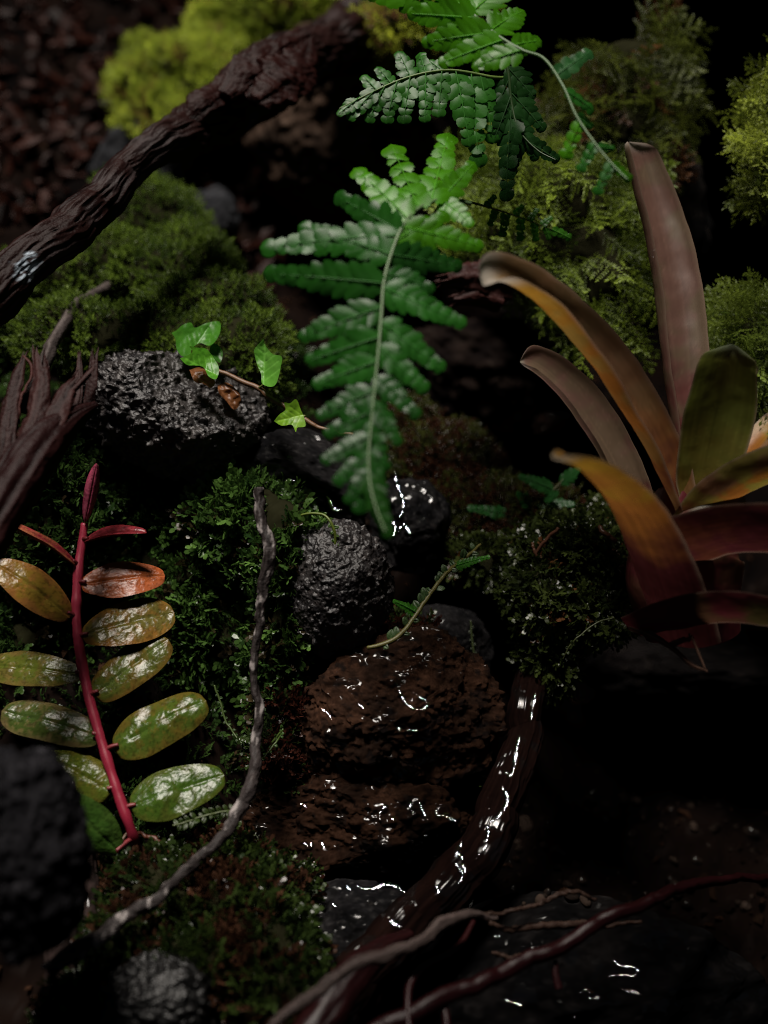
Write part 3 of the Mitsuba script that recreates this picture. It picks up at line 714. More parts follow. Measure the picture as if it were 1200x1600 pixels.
moss('joint_moss', [(445, 1105, .70, 30, 40), (425, 1170, .695, 34, 36), (470, 1205, .70, 40, 22), (700, 1215, .715, 50, 20), (600, 1212, .72, 60, 18), (470, 1040, .715, 34, 26), (640, 985, .735, 40, 18), (440, 1390, .67, 40, 26), (545, 1000, .73, 40, 20)], 'leafy', 1500, 7, (.010, .020, .006), (.045, .075, .018),
     'dark reddish and green moss packed in the joints round the brown stones', mat='m_moss_wet', seed=13, lean=.3, clump=80, gap=.36, dead=.52, brown=(.045, .014, .009))
moss('low_moss', [(330, 1430, .635, 120, 80), (240, 1400, .64, 80, 60), (400, 1500, .615, 90, 80), (300, 1520, .605, 110, 60), (200, 1480, .615, 60, 60), (440, 1570, .60, 70, 70), (350, 1360, .655, 80, 40), (130, 1590, .59, 60, 60), (440, 1400, .65, 40, 50)],
     'leafy', 3800, 8.5, (.012, .024, .006), (.038, .062, .013), 'dark wet moss in the lower left below the grey twig', mat='m_moss_wet', seed=12, lean=.35, clump=65, gap=.3, dead=.45, brown=(.05, .022, .012))

# ------------------------------------------------------------------ fern
def pinna(base, tip, w, n, N, droop=.12, col=(.03, .12, .015), seed=0, pale=.5):
    """A leaflet: two rows of rounded, slightly overlapping lobes along a drooping midrib."""
    r = np.random.default_rng(seed)
    ax = tip - base; L = np.linalg.norm(ax); ax = ax / L
    N = nrm(N - ax * (N @ ax)); sd = np.cross(N, ax)
    mb = MB()

    def mid(s):
        return base + ax * L * s - N * (droop * L * s * s)
    col = np.array(col)
    A, Bn = 8, 5
    for i in range(n):
        s0 = (i + .35) / (n + .6)
        prof = (1 - s0) ** .7 * (.80 + .20 * sstep(0, .25, s0)) + .05
        for sg in (-1, 1):
            l = w * 1.42 * prof * r.uniform(.9, 1.1) + L * .02; hw = .56 * L / n * r.uniform(.85, 1.1)
            ang = math.radians(lerp(52, 30, s0) + r.uniform(-7, 7)); tw = r.uniform(-.25, .25)
            d = ax * math.cos(ang) + sd * sg * math.sin(ang); e = np.cross(N, d)
            a = np.linspace(0, 1, A)[:, None]; b = np.linspace(-1, 1, Bn)[None]
            wd = hw * (1 - np.clip((a - .42) / .58, 0, 1) ** 1.9 * .97) ** .62 * (.9 + .1 * np.cos(a * 21))
            z = -.09 * b * b * wd + l * (.07 * a - .15 * a * a) * r.uniform(-.3, 2.0) + r.uniform(-.08, .08) * l * a + tw * b * wd * a
            o = mid(s0)
            v = o + (a * l)[..., None] * d + (b * wd)[..., None] * e + z[..., None] * N
            v = v - N * .0002 * (sg + 1)
            cc = lerp(col, col * 1.9 + .015, (pale * np.exp(-(a * 3.2) ** 2) + .35 * np.exp(-(b / .22) ** 2)) * np.ones_like(b * a))if False else None
            k = np.clip(pale * .8 * np.exp(-(a * 3.0) ** 2) + .22 * np.exp(-(b / .25) ** 2), 0, 1)[..., None]
            cc = (col * r.uniform(.85, 1.15)) * (1 - k) + (col * 1.7 + np.array([.02, .03, .02])) * k
            mb.put(v.reshape(-1, 3), grid_faces(A, Bn), cc.reshape(-1, 3))
    a = np.linspace(0, 1, 9)[:, None]; b = np.linspace(-1, 1, 5)[None]
    s1 = (n - .2) / (n + .6); l = L * (1 - s1) + L * .04; hw = .62 * L / n
    wd = hw * np.sqrt(np.clip(1 - ((a - .45) / .56) ** 2, 0, 1))
    v = mid(s1) + (a * l)[..., None] * ax + (b * wd)[..., None] * sd - (hw * .2 * b * b + a * 0)[..., None] * N - (a * a * l * droop * 1.5 + 0 * b)[..., None] * N
    mb.put(v.reshape(-1, 3), grid_faces(9, 5), col)
    s = np.linspace(0, .97, 14)
    ribp = np.array([mid(x) for x in s]) + N * .0003
    mb.put(*thin_tube(ribp, np.linspace(.02 * w + .00025, .0002, 14), 5, col * 1.8 + .02))
    return mb.get()


fern = thing('fern', 'green fern with several lobed fronds arching over the middle of the picture', 'fern')


def frond(rach, leaves, col, label=None, rw=(.0011, .0004), seed=0, N=None, rcol=(.09, .15, .05), pale=.55, jit=.012):
    """rach: (px, py, d) along the midrib. leaves: (base px, py, tip px, py, half width px, lobes, tip nearer by metres[, colour])."""
    fk = key_for('frond', fern)
    tag(fk, label)
    if seed == 1:
        rach = [(a, b, d - .03) for a, b, d in rach]
    q = catmull(PP(rach), 60)
    scene[fk + '__rachis'] = mikit.ply((lambda m: (m[0], m[1]))(tb := thin_tube(q, np.linspace(rw[0], rw[1], 60), 8, rcol)), 'm_stem', smooth=True, color=tb[2])
    r = np.random.default_rng(seed)
    spx = np.array([[a, b] for a, b, _ in rach], float); sd_ = np.array([d for _, _, d in rach])
    cs = catmull(np.c_[spx, sd_], 80)
    for i, lf in enumerate(leaves):
        bx, by, tx_, ty, hw, nl, near = lf[:7]
        j = np.argmin((cs[:, 0] - bx) ** 2 + (cs[:, 1] - by) ** 2)
        d0 = cs[j, 2]; b0, t0 = P(cs[j, 0], cs[j, 1], d0) if len(lf) < 9 else P(bx, by, d0), P(tx_, ty, d0 - near)
        n0 = nrm(to_cam(b0) * .9 + UP * .38 + r.normal(size=3) * .22) if N is None else nrm(np.array(N) + r.normal(size=3) * .12)
        cc = np.array(lf[7] if len(lf) > 7 and lf[7] is not None else col) * r.uniform(.85, 1.15)
        m = pinna(b0, t0, hw * pm(d0), max(3, round(nl * .85)), n0, r.uniform(.05, .16), cc, seed * 97 + i, pale)
        scene[f'{fk}__pinna' + (f'_{i:03d}' if i else '')] = mikit.ply((m[0], m[1]), 'm_fern', smooth=True, color=m[2])
    return fk


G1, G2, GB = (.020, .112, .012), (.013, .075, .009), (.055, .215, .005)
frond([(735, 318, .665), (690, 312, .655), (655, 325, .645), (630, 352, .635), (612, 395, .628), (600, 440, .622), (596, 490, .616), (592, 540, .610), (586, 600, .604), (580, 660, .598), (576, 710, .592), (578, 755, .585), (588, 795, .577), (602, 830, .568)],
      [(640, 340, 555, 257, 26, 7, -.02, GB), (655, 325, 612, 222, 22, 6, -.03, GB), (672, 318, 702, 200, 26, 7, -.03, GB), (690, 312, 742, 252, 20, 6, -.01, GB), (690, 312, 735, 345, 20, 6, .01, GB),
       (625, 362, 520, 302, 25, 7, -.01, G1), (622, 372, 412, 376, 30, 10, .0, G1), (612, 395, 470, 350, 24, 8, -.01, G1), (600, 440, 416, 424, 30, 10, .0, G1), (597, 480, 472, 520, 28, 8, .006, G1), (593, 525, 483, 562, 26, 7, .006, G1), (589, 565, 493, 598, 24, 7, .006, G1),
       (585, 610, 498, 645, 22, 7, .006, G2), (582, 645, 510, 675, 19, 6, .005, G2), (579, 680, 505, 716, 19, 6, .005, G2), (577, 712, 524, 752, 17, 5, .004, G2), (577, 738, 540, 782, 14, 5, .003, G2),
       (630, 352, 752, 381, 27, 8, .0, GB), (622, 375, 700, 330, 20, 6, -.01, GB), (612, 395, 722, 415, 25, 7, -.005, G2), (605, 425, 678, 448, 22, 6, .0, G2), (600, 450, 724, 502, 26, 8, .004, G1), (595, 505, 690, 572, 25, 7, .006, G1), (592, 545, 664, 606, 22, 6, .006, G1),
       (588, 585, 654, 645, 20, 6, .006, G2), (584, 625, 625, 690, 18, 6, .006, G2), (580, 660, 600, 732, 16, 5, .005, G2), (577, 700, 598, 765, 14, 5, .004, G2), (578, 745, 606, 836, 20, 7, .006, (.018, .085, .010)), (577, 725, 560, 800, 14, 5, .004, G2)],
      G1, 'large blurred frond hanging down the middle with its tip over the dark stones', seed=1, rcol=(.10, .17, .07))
frond([(800, 122, .705), (770, 121, .70), (735, 114, .698), (700, 110, .696), (660, 115, .694), (620, 127, .692), (580, 145, .690), (530, 170, .688)],
      [(585, 142, 545, 182, 15, 5, .004), (600, 135, 575, 186, 14, 5, .004), (622, 127, 604, 187, 15, 5, .006), (642, 120, 630, 188, 15, 5, .006), (665, 115, 664, 185, 17, 6, .006), (690, 111, 685, 178, 16, 5, .006), (712, 112, 735, 218, 22, 7, .008), (735, 114, 748, 250, 22, 7, .008), (752, 118, 772, 215, 16, 6, .004),
       (560, 155, 528, 178, 13, 5, .003), (590, 140, 566, 116, 12, 4, -.004), (612, 130, 590, 103, 13, 4, -.004), (640, 121, 622, 76, 16, 5, -.006), (665, 115, 655, 80, 13, 4, -.006), (690, 111, 668, 92, 12, 4, -.004)],
      (.030, .135, .016), 'glossy left pointing frond near the top with silvery highlights', seed=2, N=(-.11, -.63, .77), rcol=(.09, .15, .03), pale=.35)
frond([(690, -60, .655), (720, 0, .65), (770, 50, .642), (815, 78, .636), (850, 92, .63), (880, 135, .622), (900, 180, .615), (928, 222, .608), (955, 255, .602), (980, 280, .597)],
      [(725, 5, 560, -20, 34, 8, -.01, GB), (745, 28, 640, 20, 34, 7, 0, GB), (770, 50, 665, 62, 30, 8, .004, GB), (790, 62, 690, 95, 24, 7, .004, GB), (740, 20, 790, -30, 36, 7, -.01, GB), (770, 48, 820, 10, 28, 6, -.01, GB), (815, 78, 740, 100, 22, 6, .0, GB), (800, 70, 850, 60, 20, 5, -.01, GB),
       (870, 120, 925, 76, 15, 5, -.004, (.028, .11, .03)), (885, 145, 930, 170, 12, 4, -.006, G1), (905, 190, 882, 245, 10, 4, .0, GB), (900, 180, 925, 200, 8, 4, 0, G1), (930, 225, 905, 265, 9, 4, .0, G1), (955, 255, 930, 300, 8, 4, 0, G1), (955, 255, 985, 282, 9, 4, .0, GB), (935, 230, 960, 232, 8, 3, 0, G1)],
      G1, 'close blurred frond falling from the top over the tip of the upright leaf', seed=3, rcol=(.08, .15, .06))
frond([(785, 60, .70), (795, 120, .70), (800, 165, .70), (812, 205, .698), (840, 235, .695), (868, 250, .692)],
      [(792, 105, 835, 150, 22, 6, 0), (797, 145, 850, 200, 20, 6, 0), (805, 185, 840, 245, 18, 6, 0), (798, 150, 775, 215, 20, 6, .004), (795, 125, 770, 180, 18, 6, .0), (800, 165, 787, 305, 20, 8, .006), (825, 222, 872, 250, 14, 5, 0), (815, 208, 800, 270, 15, 5, 0)],
      (.012, .050, .010), 'dark green shaded frond hanging behind the glossy one', seed=4, rcol=(.03, .06, .02))  # darker copy of the fern green, standing in for shade
frond([(720, 312, .70), (750, 320, .715), (790, 332, .725), (830, 346, .73), (862, 358, .732), (892, 370, .734)],
      [(775, 328, 765, 352, 6, 3, 0), (790, 332, 785, 368, 7, 4, 0), (805, 337, 818, 320, 6, 3, 0), (812, 340, 812, 375, 7, 4, 0), (825, 344, 840, 325, 6, 3, 0), (835, 348, 838, 376, 6, 3, 0), (845, 351, 862, 338, 6, 3, 0), (852, 354, 858, 374, 5, 3, 0), (862, 358, 892, 372, 7, 4, 0), (760, 322, 775, 305, 6, 3, 0)],
      (.04, .16, .012), 'small bright frond lying against the yellow green moss', seed=5, rw=(.0008, .0003), rcol=(.10, .13, .03))

# ------------------------------------------------------------------ rosette plant with strap leaves
def strap(rows, N, arc, colf, n=96, m=36, tip=.10, wave=.0011, seed=0, roll=None):
    """A channelled strap leaf: rows (px, py, d, half width px) from base to tip; it opens towards N; arc: half angle of its channel at base and tip."""
    q = catmull(np.array([[*P(a, b, c), w * pm(c)] for a, b, c, w in rows]), n)
    p, w = q[:, :3], np.maximum(q[:, 3], 1e-4)
    s = np.linspace(0, 1, n)
    k = np.clip((s - (1 - tip)) / tip, 0, 1)
    w = w * np.sqrt(np.clip(1 - k ** 2 * .985, 0, 1))
    N = np.asarray(N, float)
    t = nrm(np.gradient(p, axis=0))
    nn = N if N.ndim == 2 else np.repeat(N[None], n, 0)
    if N.ndim == 2 and len(N) == 2:
        nn = N[0] * (1 - s[:, None]) + N[1] * s[:, None]
    nn = nrm(nn - t * (nn * t).sum(1, keepdims=True)); sd = np.cross(t, nn)
    al = np.radians(lerp(arc[0], arc[1], s))[:, None]
    c = np.linspace(-1, 1, m)[None]
    rho = w[:, None] / al * .98
    v = p[:, None] + (rho * np.sin(c * al))[..., None] * sd[:, None] + (rho * (1 - np.cos(c * al)))[..., None] * nn[:, None]
    z = (fbm(v.reshape(-1, 3) * 55, 3, seed) - .5).reshape(n, m) * wave * 2
    z += (fbm(v.reshape(-1, 3) * 420, 2, seed + 1) - .5).reshape(n, m) * .00016
    v = v + z[..., None] * nn[:, None]
    S, C = np.broadcast_arrays(s[:, None], c)
    mot = fbm(v.reshape(-1, 3) * 70, 4, seed + 2).reshape(n, m); streak = fbm(np.stack([C * 26, S * 2.2, S * 0 + seed], -1), 4, seed + 3)
    sp = sstep(.70, .78, vnoise(v.reshape(-1, 3) * 900, seed + 8).reshape(n, m))
    col = colf(S[..., None], C[..., None], mot[..., None], streak[..., None])
    col = lerp(col, col * 1.6 + .01, (sp * .25)[..., None]); col = lerp(col, np.array((.34, .24, .18)), (sstep(.92, .98, np.abs(C)) * .7)[..., None])  # pale margin also carries the rim highlight, painted into the colour
    return v.reshape(-1, 3), grid_faces(n, m), np.ascontiguousarray(np.broadcast_to(col, (n, m, 3))).reshape(-1, 3)


def img(x, y, f=0.0):
    """A direction: right, up and away in the picture's own axes."""
    return nrm(R_ * x + U_ * y + F_ * f)


OR, YE, OL, MA, BR, GY = (.31, .115, .022), (.36, .22, .022), (.17, .15, .06), (.085, .018, .022), (.20, .11, .085), (.46, .42, .36)


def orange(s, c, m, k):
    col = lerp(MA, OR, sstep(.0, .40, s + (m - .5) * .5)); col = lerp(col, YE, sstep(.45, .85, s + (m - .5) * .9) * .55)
    col = lerp(col, OL, sstep(.45, .65, m) * .35); col = lerp(col, (.20, .13, .085), sstep(.0, .35, c) * sstep(.15, .5, s) * .7); col = lerp(col, GY, sstep(.88, .97, s) * .9)  # duller far half: reflected light against the orange glow, painted in
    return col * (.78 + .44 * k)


def brown(s, c, m, k):
    col = lerp((.15, .035, .035), BR, sstep(.05, .5, s + (m - .5) * .4)); col = lerp(col, (.17, .145, .08), sstep(.42, .62, m) * .5)
    col = lerp(col, GY, sstep(.96, 1, s) * .8)
    return col * (.78 + .44 * k)


def olive(s, c, m, k):
    col = lerp((.14, .10, .02), (.12, .14, .025), sstep(.1, .6, s + (m - .5) * .5)); col = lerp(col, (.13, .075, .03), sstep(.6, .8, s + (m - .5) * .5) * sstep(.6, .0, np.abs(c)) * .25)
    col = lerp(col, (.14, .17, .11), sstep(.90, 1, s)); col = lerp(col, (.30, .27, .14), sstep(.9, 1, np.abs(c)) * .6 * (1 - s))
    return col * (.68 + .64 * k)


def maroon(s, c, m, k):
    col = lerp(MA, (.12, .035, .02), sstep(.3, .7, m)); col = lerp(col, YE, sstep(.72, 1.0, s + (m - .5) * .5) * .8)
    return col * (.68 + .64 * k)


def fade(s, c, m, k):
    col = lerp((.06, .013, .014), OR, sstep(.30, .62, s + (m - .5) * .3)); col = lerp(col, YE, sstep(.6, .9, s + (m - .5) * .7) * .7)  # base darkened: the shade at the rosette foot is in the colour
    return lerp(col, (.42, .36, .28), sstep(.93, 1, s)) * (.68 + .64 * k)


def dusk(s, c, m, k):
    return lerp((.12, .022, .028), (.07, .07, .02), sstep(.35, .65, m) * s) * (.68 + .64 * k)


ro = thing('bromeliad', 'rosette plant of smooth orange, olive and maroon strap leaves at the right edge', 'plant')
SL = [
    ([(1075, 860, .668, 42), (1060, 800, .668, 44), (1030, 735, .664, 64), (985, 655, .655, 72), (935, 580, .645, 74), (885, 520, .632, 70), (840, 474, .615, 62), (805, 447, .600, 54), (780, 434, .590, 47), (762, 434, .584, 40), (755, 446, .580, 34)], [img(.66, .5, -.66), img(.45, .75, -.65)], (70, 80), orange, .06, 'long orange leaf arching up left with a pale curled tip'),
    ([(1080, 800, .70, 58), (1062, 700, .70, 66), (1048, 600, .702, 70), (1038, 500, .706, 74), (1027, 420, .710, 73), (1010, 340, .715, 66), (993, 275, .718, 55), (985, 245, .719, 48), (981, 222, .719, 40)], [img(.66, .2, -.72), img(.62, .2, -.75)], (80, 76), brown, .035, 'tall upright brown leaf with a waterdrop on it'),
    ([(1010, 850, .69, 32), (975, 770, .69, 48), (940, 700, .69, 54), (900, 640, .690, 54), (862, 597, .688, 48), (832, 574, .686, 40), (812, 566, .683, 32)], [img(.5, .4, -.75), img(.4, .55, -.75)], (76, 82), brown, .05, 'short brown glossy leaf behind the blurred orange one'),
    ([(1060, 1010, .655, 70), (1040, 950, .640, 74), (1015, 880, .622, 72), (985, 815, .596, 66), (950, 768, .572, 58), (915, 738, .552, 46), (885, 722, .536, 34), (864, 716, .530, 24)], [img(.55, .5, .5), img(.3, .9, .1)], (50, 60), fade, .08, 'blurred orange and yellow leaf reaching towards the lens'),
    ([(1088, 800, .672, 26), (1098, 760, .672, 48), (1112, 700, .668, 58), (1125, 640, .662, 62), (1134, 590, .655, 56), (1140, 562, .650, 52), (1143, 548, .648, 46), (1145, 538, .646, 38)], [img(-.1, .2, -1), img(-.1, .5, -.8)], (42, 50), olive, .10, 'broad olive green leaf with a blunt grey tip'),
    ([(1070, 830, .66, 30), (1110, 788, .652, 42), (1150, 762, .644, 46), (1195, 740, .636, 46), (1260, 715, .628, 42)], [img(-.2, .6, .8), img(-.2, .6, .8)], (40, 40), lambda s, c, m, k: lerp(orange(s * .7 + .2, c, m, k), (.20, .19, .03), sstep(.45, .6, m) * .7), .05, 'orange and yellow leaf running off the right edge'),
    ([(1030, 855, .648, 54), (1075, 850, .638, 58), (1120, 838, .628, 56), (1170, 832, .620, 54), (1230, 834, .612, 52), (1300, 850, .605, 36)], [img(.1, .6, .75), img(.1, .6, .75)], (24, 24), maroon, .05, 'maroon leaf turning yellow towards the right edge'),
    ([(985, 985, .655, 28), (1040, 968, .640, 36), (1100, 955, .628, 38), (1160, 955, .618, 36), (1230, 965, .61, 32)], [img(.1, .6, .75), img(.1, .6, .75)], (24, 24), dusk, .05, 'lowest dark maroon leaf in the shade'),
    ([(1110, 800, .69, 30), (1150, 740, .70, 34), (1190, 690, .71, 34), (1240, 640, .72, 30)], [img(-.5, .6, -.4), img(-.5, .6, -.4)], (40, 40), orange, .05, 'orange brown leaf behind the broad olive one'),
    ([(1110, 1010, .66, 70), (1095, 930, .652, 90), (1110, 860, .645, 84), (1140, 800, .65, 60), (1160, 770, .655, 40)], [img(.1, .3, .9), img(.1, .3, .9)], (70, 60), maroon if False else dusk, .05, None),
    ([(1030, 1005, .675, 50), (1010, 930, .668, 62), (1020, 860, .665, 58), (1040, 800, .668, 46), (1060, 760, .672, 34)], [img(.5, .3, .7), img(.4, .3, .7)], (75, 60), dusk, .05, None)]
for i, (rows, N, arc, colf, tip, lab) in enumerate(SL):
    v, f, c = strap(rows, np.array(N), arc, colf, tip=tip, seed=200 + i * 7)
    add('leaf', (v, f, c), 'm_brom', lab, parent=ro)
dm = MB()
dm.put(*strap([(985, 985, .655, 16), (1020, 1000, .648, 12), (1050, 1018, .642, 9), (1080, 1040, .636, 7), (1106, 1050, .632, 6)], np.array([img(.3, .8, -.3)] * 2), (80, 120), lambda s, c, m, k: lerp((.09, .045, .03), (.16, .085, .06), m), n=50, m=14, tip=.05, seed=300)[:3])
dm.put(*strap([(1050, 1012, .642, 10), (1072, 1000, .638, 8), (1078, 994, .636, 6), (1088, 1015, .634, 5), (1100, 1046, .632, 4)], np.array([img(.6, .5, -.3)] * 2), (80, 120), lambda s, c, m, k: lerp((.09, .045, .03), (.16, .085, .06), m), n=50, m=14, tip=.05, seed=301)[:3])
add('withered_leaf', dm, 'm_ivy', 'withered brown curled leaf tip below the base', parent=ro)


def drop(name, px, py, d, r, label, sq=(1, 1, .55)):
    m = trimesh.creation.icosphere(subdivisions=4)
    v = (np.array(m.vertices) * np.array(sq) * r * pm(d)) @ np.stack([R_, U_, F_]) + P(px, py, d)
    k = add(name, (v, m.faces, np.ones((len(v), 3))), 'm_water', label, 'water drop')
    return k


drop('water_drop', 1021, 396, (seen_at(['bromeliad__leaf_001'])(1021, 396) or .70) - .0006, 6, 'tiny waterdrop on the tall upright brown leaf', (.9, 1.1, .6))

# ------------------------------------------------------------------ red stemmed plant
def leaflet(base, tip, W, N, top=(.09, .11, .015), edge=(.16, .09, .02), mid=(.05, .12, .015), thick=.0012, curl=0.05, quilt=.00042, seed=0, fold=0.0, blunt=.36, n=66, m=32, vein=.35):
    """A leathery leaflet: closed solid, domed and quilted above, with a sunken midrib."""
    ax = tip - base; L = np.linalg.norm(ax); ax /= L
    N = nrm(N - ax * (N @ ax)); sd = np.cross(N, ax)
    s = np.linspace(0, 1, n)[:, None]; c = np.linspace(-1, 1, m)[None]
    hw = W / 2 * np.clip(np.sin(np.pi * np.clip(s, 0, 1)), 0, 1) ** blunt * (1 + .08 * np.sin(s * 5 + seed))
    edge_f = np.clip(1 - np.abs(c) ** 3, 0, 1) * np.clip(np.sin(np.pi * s), 0, 1) ** .35
    X = s * L + 0 * c; Y = hw * c
    pq = np.stack([X, Y, X * 0 + seed], -1)
    q = fbm(pq * 380, 3, seed) - .5
    base_z = -curl * L * (2 * s - 1) ** 2 - fold * np.abs(Y) * -1 - (.035 + .03 * math.sin(seed)) * W * c * c * (1 - fold) + (fbm(pq * 70, 2, seed + 8) - .5) * .17 * W
    ztop = base_z + thick * .5 * edge_f - .0006 * np.exp(-(c / .09) ** 2) * edge_f + quilt * 2 * q * edge_f
    zbot = base_z - thick * .5 * edge_f
    def pos(z):
        return base + X[..., None] * ax + Y[..., None] * sd + z[..., None] * N
    mot = fbm(pq * 260 + 9, 4, seed + 3)[..., None]; m2 = fbm(pq * 900, 2, seed + 4)[..., None]; big = fbm(pq * 60, 2, seed + 5)[..., None]
    ca = np.abs(c)[..., None] + 0 * s[..., None]; sa = s[..., None] + 0 * c[..., None]
    e = np.maximum(sstep(.55, 1, ca + (mot - .5) * .6), sstep(.86, 1, np.abs(2 * sa - 1) + (mot - .5) * .2))
    col = lerp(top, edge, e * .8); col = lerp(col, mid, np.exp(-(ca / .30) ** 2) * vein * (.5 + big)); col = lerp(col, np.array(edge) * .8, sstep(.52, .64, mot) * .55)
    col = lerp(col, col * .35, sstep(.60, .70, m2) * .6); col = lerp(col, np.array(edge) * 1.25, sstep(.66, .74, fbm(pq * 520 + 4, 3, seed + 6)[..., None]) * .5)
    col = col * .78
    v = np.vstack([pos(ztop).reshape(-1, 3), pos(zbot).reshape(-1, 3)])
    g = grid_faces(n, m)
    return v, np.vstack([g, g[:, ::-1] + n * m]), np.vstack([col.reshape(-1, 3), col.reshape(-1, 3) * .8])


rp = thing('red_stemmed_plant', 'small plant with a red stem and paired glossy oval leaves at the left edge', 'plant')
STEM = [(132, 818, .684, 6.5), (128, 850, .682, 7), (123, 885, .679, 7.5), (120, 930, .675, 7.5), (120, 975, .671, 8), (126, 1025, .667, 8), (138, 1085, .662, 8), (153, 1140, .657, 8), (170, 1195, .652, 8), (188, 1250, .647, 8), (204, 1295, .645, 8), (218, 1340, .655, 7)]
n_s = 120
q = catmull(np.array([[*P(a, b, c), r * pm(c)] for a, b, c, r in STEM]), n_s)
ts = np.linspace(0, 1, n_s)[:, None]
sv, sf, sc_ = thin_tube(q[:, :3], q[:, 3] * (1 + .35 * (fbm(np.stack([ts[:, 0] * 26, ts[:, 0] * 0, ts[:, 0] * 0], -1), 2, 3) - .5)), 16, lerp((.52, .05, .095), (.26, .018, .040), sstep(.1, .8, ts)))
add('stem', (sv, sf, sc_), 'm_stem', parent=rp)
NB = img(.05, .5, -.8)
RD, PK = (.34, .03, .05), (.50, .10, .17)
LF = [('bud', (133, 816, 0.6812), (151, 724, 0.6732), 23, img(.3, .3, -.9), dict(top=PK, edge=(.42, .06, .12), mid=(.40, .05, .1), thick=.006, curl=0, quilt=.0001, blunt=.62, vein=.3), 'rolled pink young leaf at the top of the stem'),
      ('leaf', (120, 880, 0.6759), (14, 812, 0.6679), 25, img(.4, .8, -.25), dict(top=(.34, .035, .05), edge=(.40, .14, .06), mid=(.3, .02, .03), thick=.003, quilt=.0001, fold=.5), 'narrow folded red leaf pointing left'),
      ('leaf', (131, 842, 0.679), (227, 828, 0.671), 30, img(-.05, .85, -.5), dict(top=(.16, .02, .028), edge=(.34, .04, .05), mid=(.25, .03, .03), thick=.002, quilt=.00015, fold=.55), 'small shiny red leaf at the top right of the stem'),
      ('leaf', (126, 910, 0.6735), (258, 898, 0.6655), 60, NB, dict(top=(.40, .095, .025), edge=(.42, .12, .05), mid=(.36, .09, .02), quilt=.00022, vein=.5), 'orange leaf on the right of the stem'),
      ('leaf', (128, 992, 0.6668), (272, 952, 0.6588), 78, img(.05, .52, -.8), dict(top=(.12, .10, .022), edge=(.24, .11, .022), mid=(.09, .10, .022), quilt=.0005), 'pale glossy leaf below the orange one'),
      ('leaf', (146, 1085, 0.6592), (262, 996, 0.6512), 76, img(.1, .5, -.8), dict(top=(.075, .09, .014), edge=(.14, .08, .016), mid=(.07, .12, .03)), 'olive leaf tucked under the pale glossy one'),
      ('leaf', (176, 1168, 0.6524), (321, 1092, 0.6444), 84, NB, dict(top=(.060, .092, .012), edge=(.12, .085, .014), mid=(.05, .13, .018)), 'yellow green leaf second from the bottom right'),
      ('leaf', (203, 1260, 0.6449), (350, 1208, 0.6369), 82, img(.05, .52, -.8), dict(top=(.045, .088, .010), edge=(.075, .092, .014), mid=(.05, .12, .015)), 'lowest right leaf, green with a bright gloss'),
      ('leaf', (113, 962, 0.6692), (-6, 876, 0.6612), 62, img(-.3, .6, -.6), dict(top=(.20, .12, .018), edge=(.26, .11, .03), mid=(.09, .11, .015), fold=.0, curl=.10, quilt=.0002), 'amber curved leaf highest on the left'),
      ('leaf', (127, 1052, 0.6619), (-30, 1036, 0.6539), 60, img(-.1, .52, -.8), dict(top=(.085, .10, .014), edge=(.16, .11, .03), mid=(.09, .12, .015)), 'olive leaf second on the left'),
      ('leaf', (153, 1148, 0.654), (0, 1108, 0.646), 70, img(-.05, .5, -.8), dict(top=(.05, .075, .014), edge=(.15, .11, .045), mid=(.04, .09, .02)), 'very shiny leaf third on the left'),
      ('leaf', (174, 1236, 0.6468), (62, 1176, 0.6388), 74, img(-.1, .5, -.8), dict(top=(.09, .12, .014), edge=(.15, .13, .02), mid=(.07, .12, .016)), 'green leaf fourth on the left'),
      ('leaf', (188, 1335, 0.6387), (92, 1238, 0.6307), 66, img(-.25, .4, -.85), dict(top=(.035, .085, .012), edge=(.05, .10, .016), mid=(.03, .08, .012), blunt=.55), 'lowest left leaf, matt green')]
DEV = [0, 0, 0, .004, .001, -.009, -.008, -.003, 0, .006, .002, -.008, 0, 0]
for i, (nm, b, t, W, N, kw, lab) in enumerate(LF):
    if N is NB or nm == 'leaf' and i not in (1, 2, 8, 12):
        bx = P(*b); tx2 = P(t[0], t[1], b[2]); away = (tx2 - bx) @ N / -(F_ @ N)
        t = (t[0], t[1], b[2] + float(np.clip(away, -.03, .03)) + DEV[i])
    if i:
        j = np.argmin(np.linalg.norm(q[:, :3] - P(*b), axis=1)); a0 = q[j, :3]; a1 = P(*b) + (P(*t) - P(*b)) * .06
        add('leaf_stalk', thin_tube(catmull(np.array([a0, (a0 + a1) / 2 + UP * .0006, a1]), 10), np.linspace(.0014, .0009, 10), 8, (.20, .03, .036)), 'm_stem', parent=rp)
    add(nm, leaflet(P(*b), P(*t), W * .98 * pm(b[2]), N, seed=i * 5 + 3, **kw), 'm_leaflet', lab, parent=rp)
add('root_hair', px_tube([(212, 1300, .652, 2.5), (198, 1302, .648, 2.6), (186, 1325, .644, 2.6), (178, 1355, .64, 2.4), (160, 1385, .636, 2.2)], 50, 7, (.10, .055, .03), .001, 3), 'm_stem', parent=rp)
add('root_hair', px_tube([(210, 1302, .652, 3), (235, 1306, .648, 3.4), (250, 1318, .645, 3.2), (265, 1335, .642, 2.6)], 40, 7, (.09, .03, .018), .002, 4), 'm_stem', parent=rp)

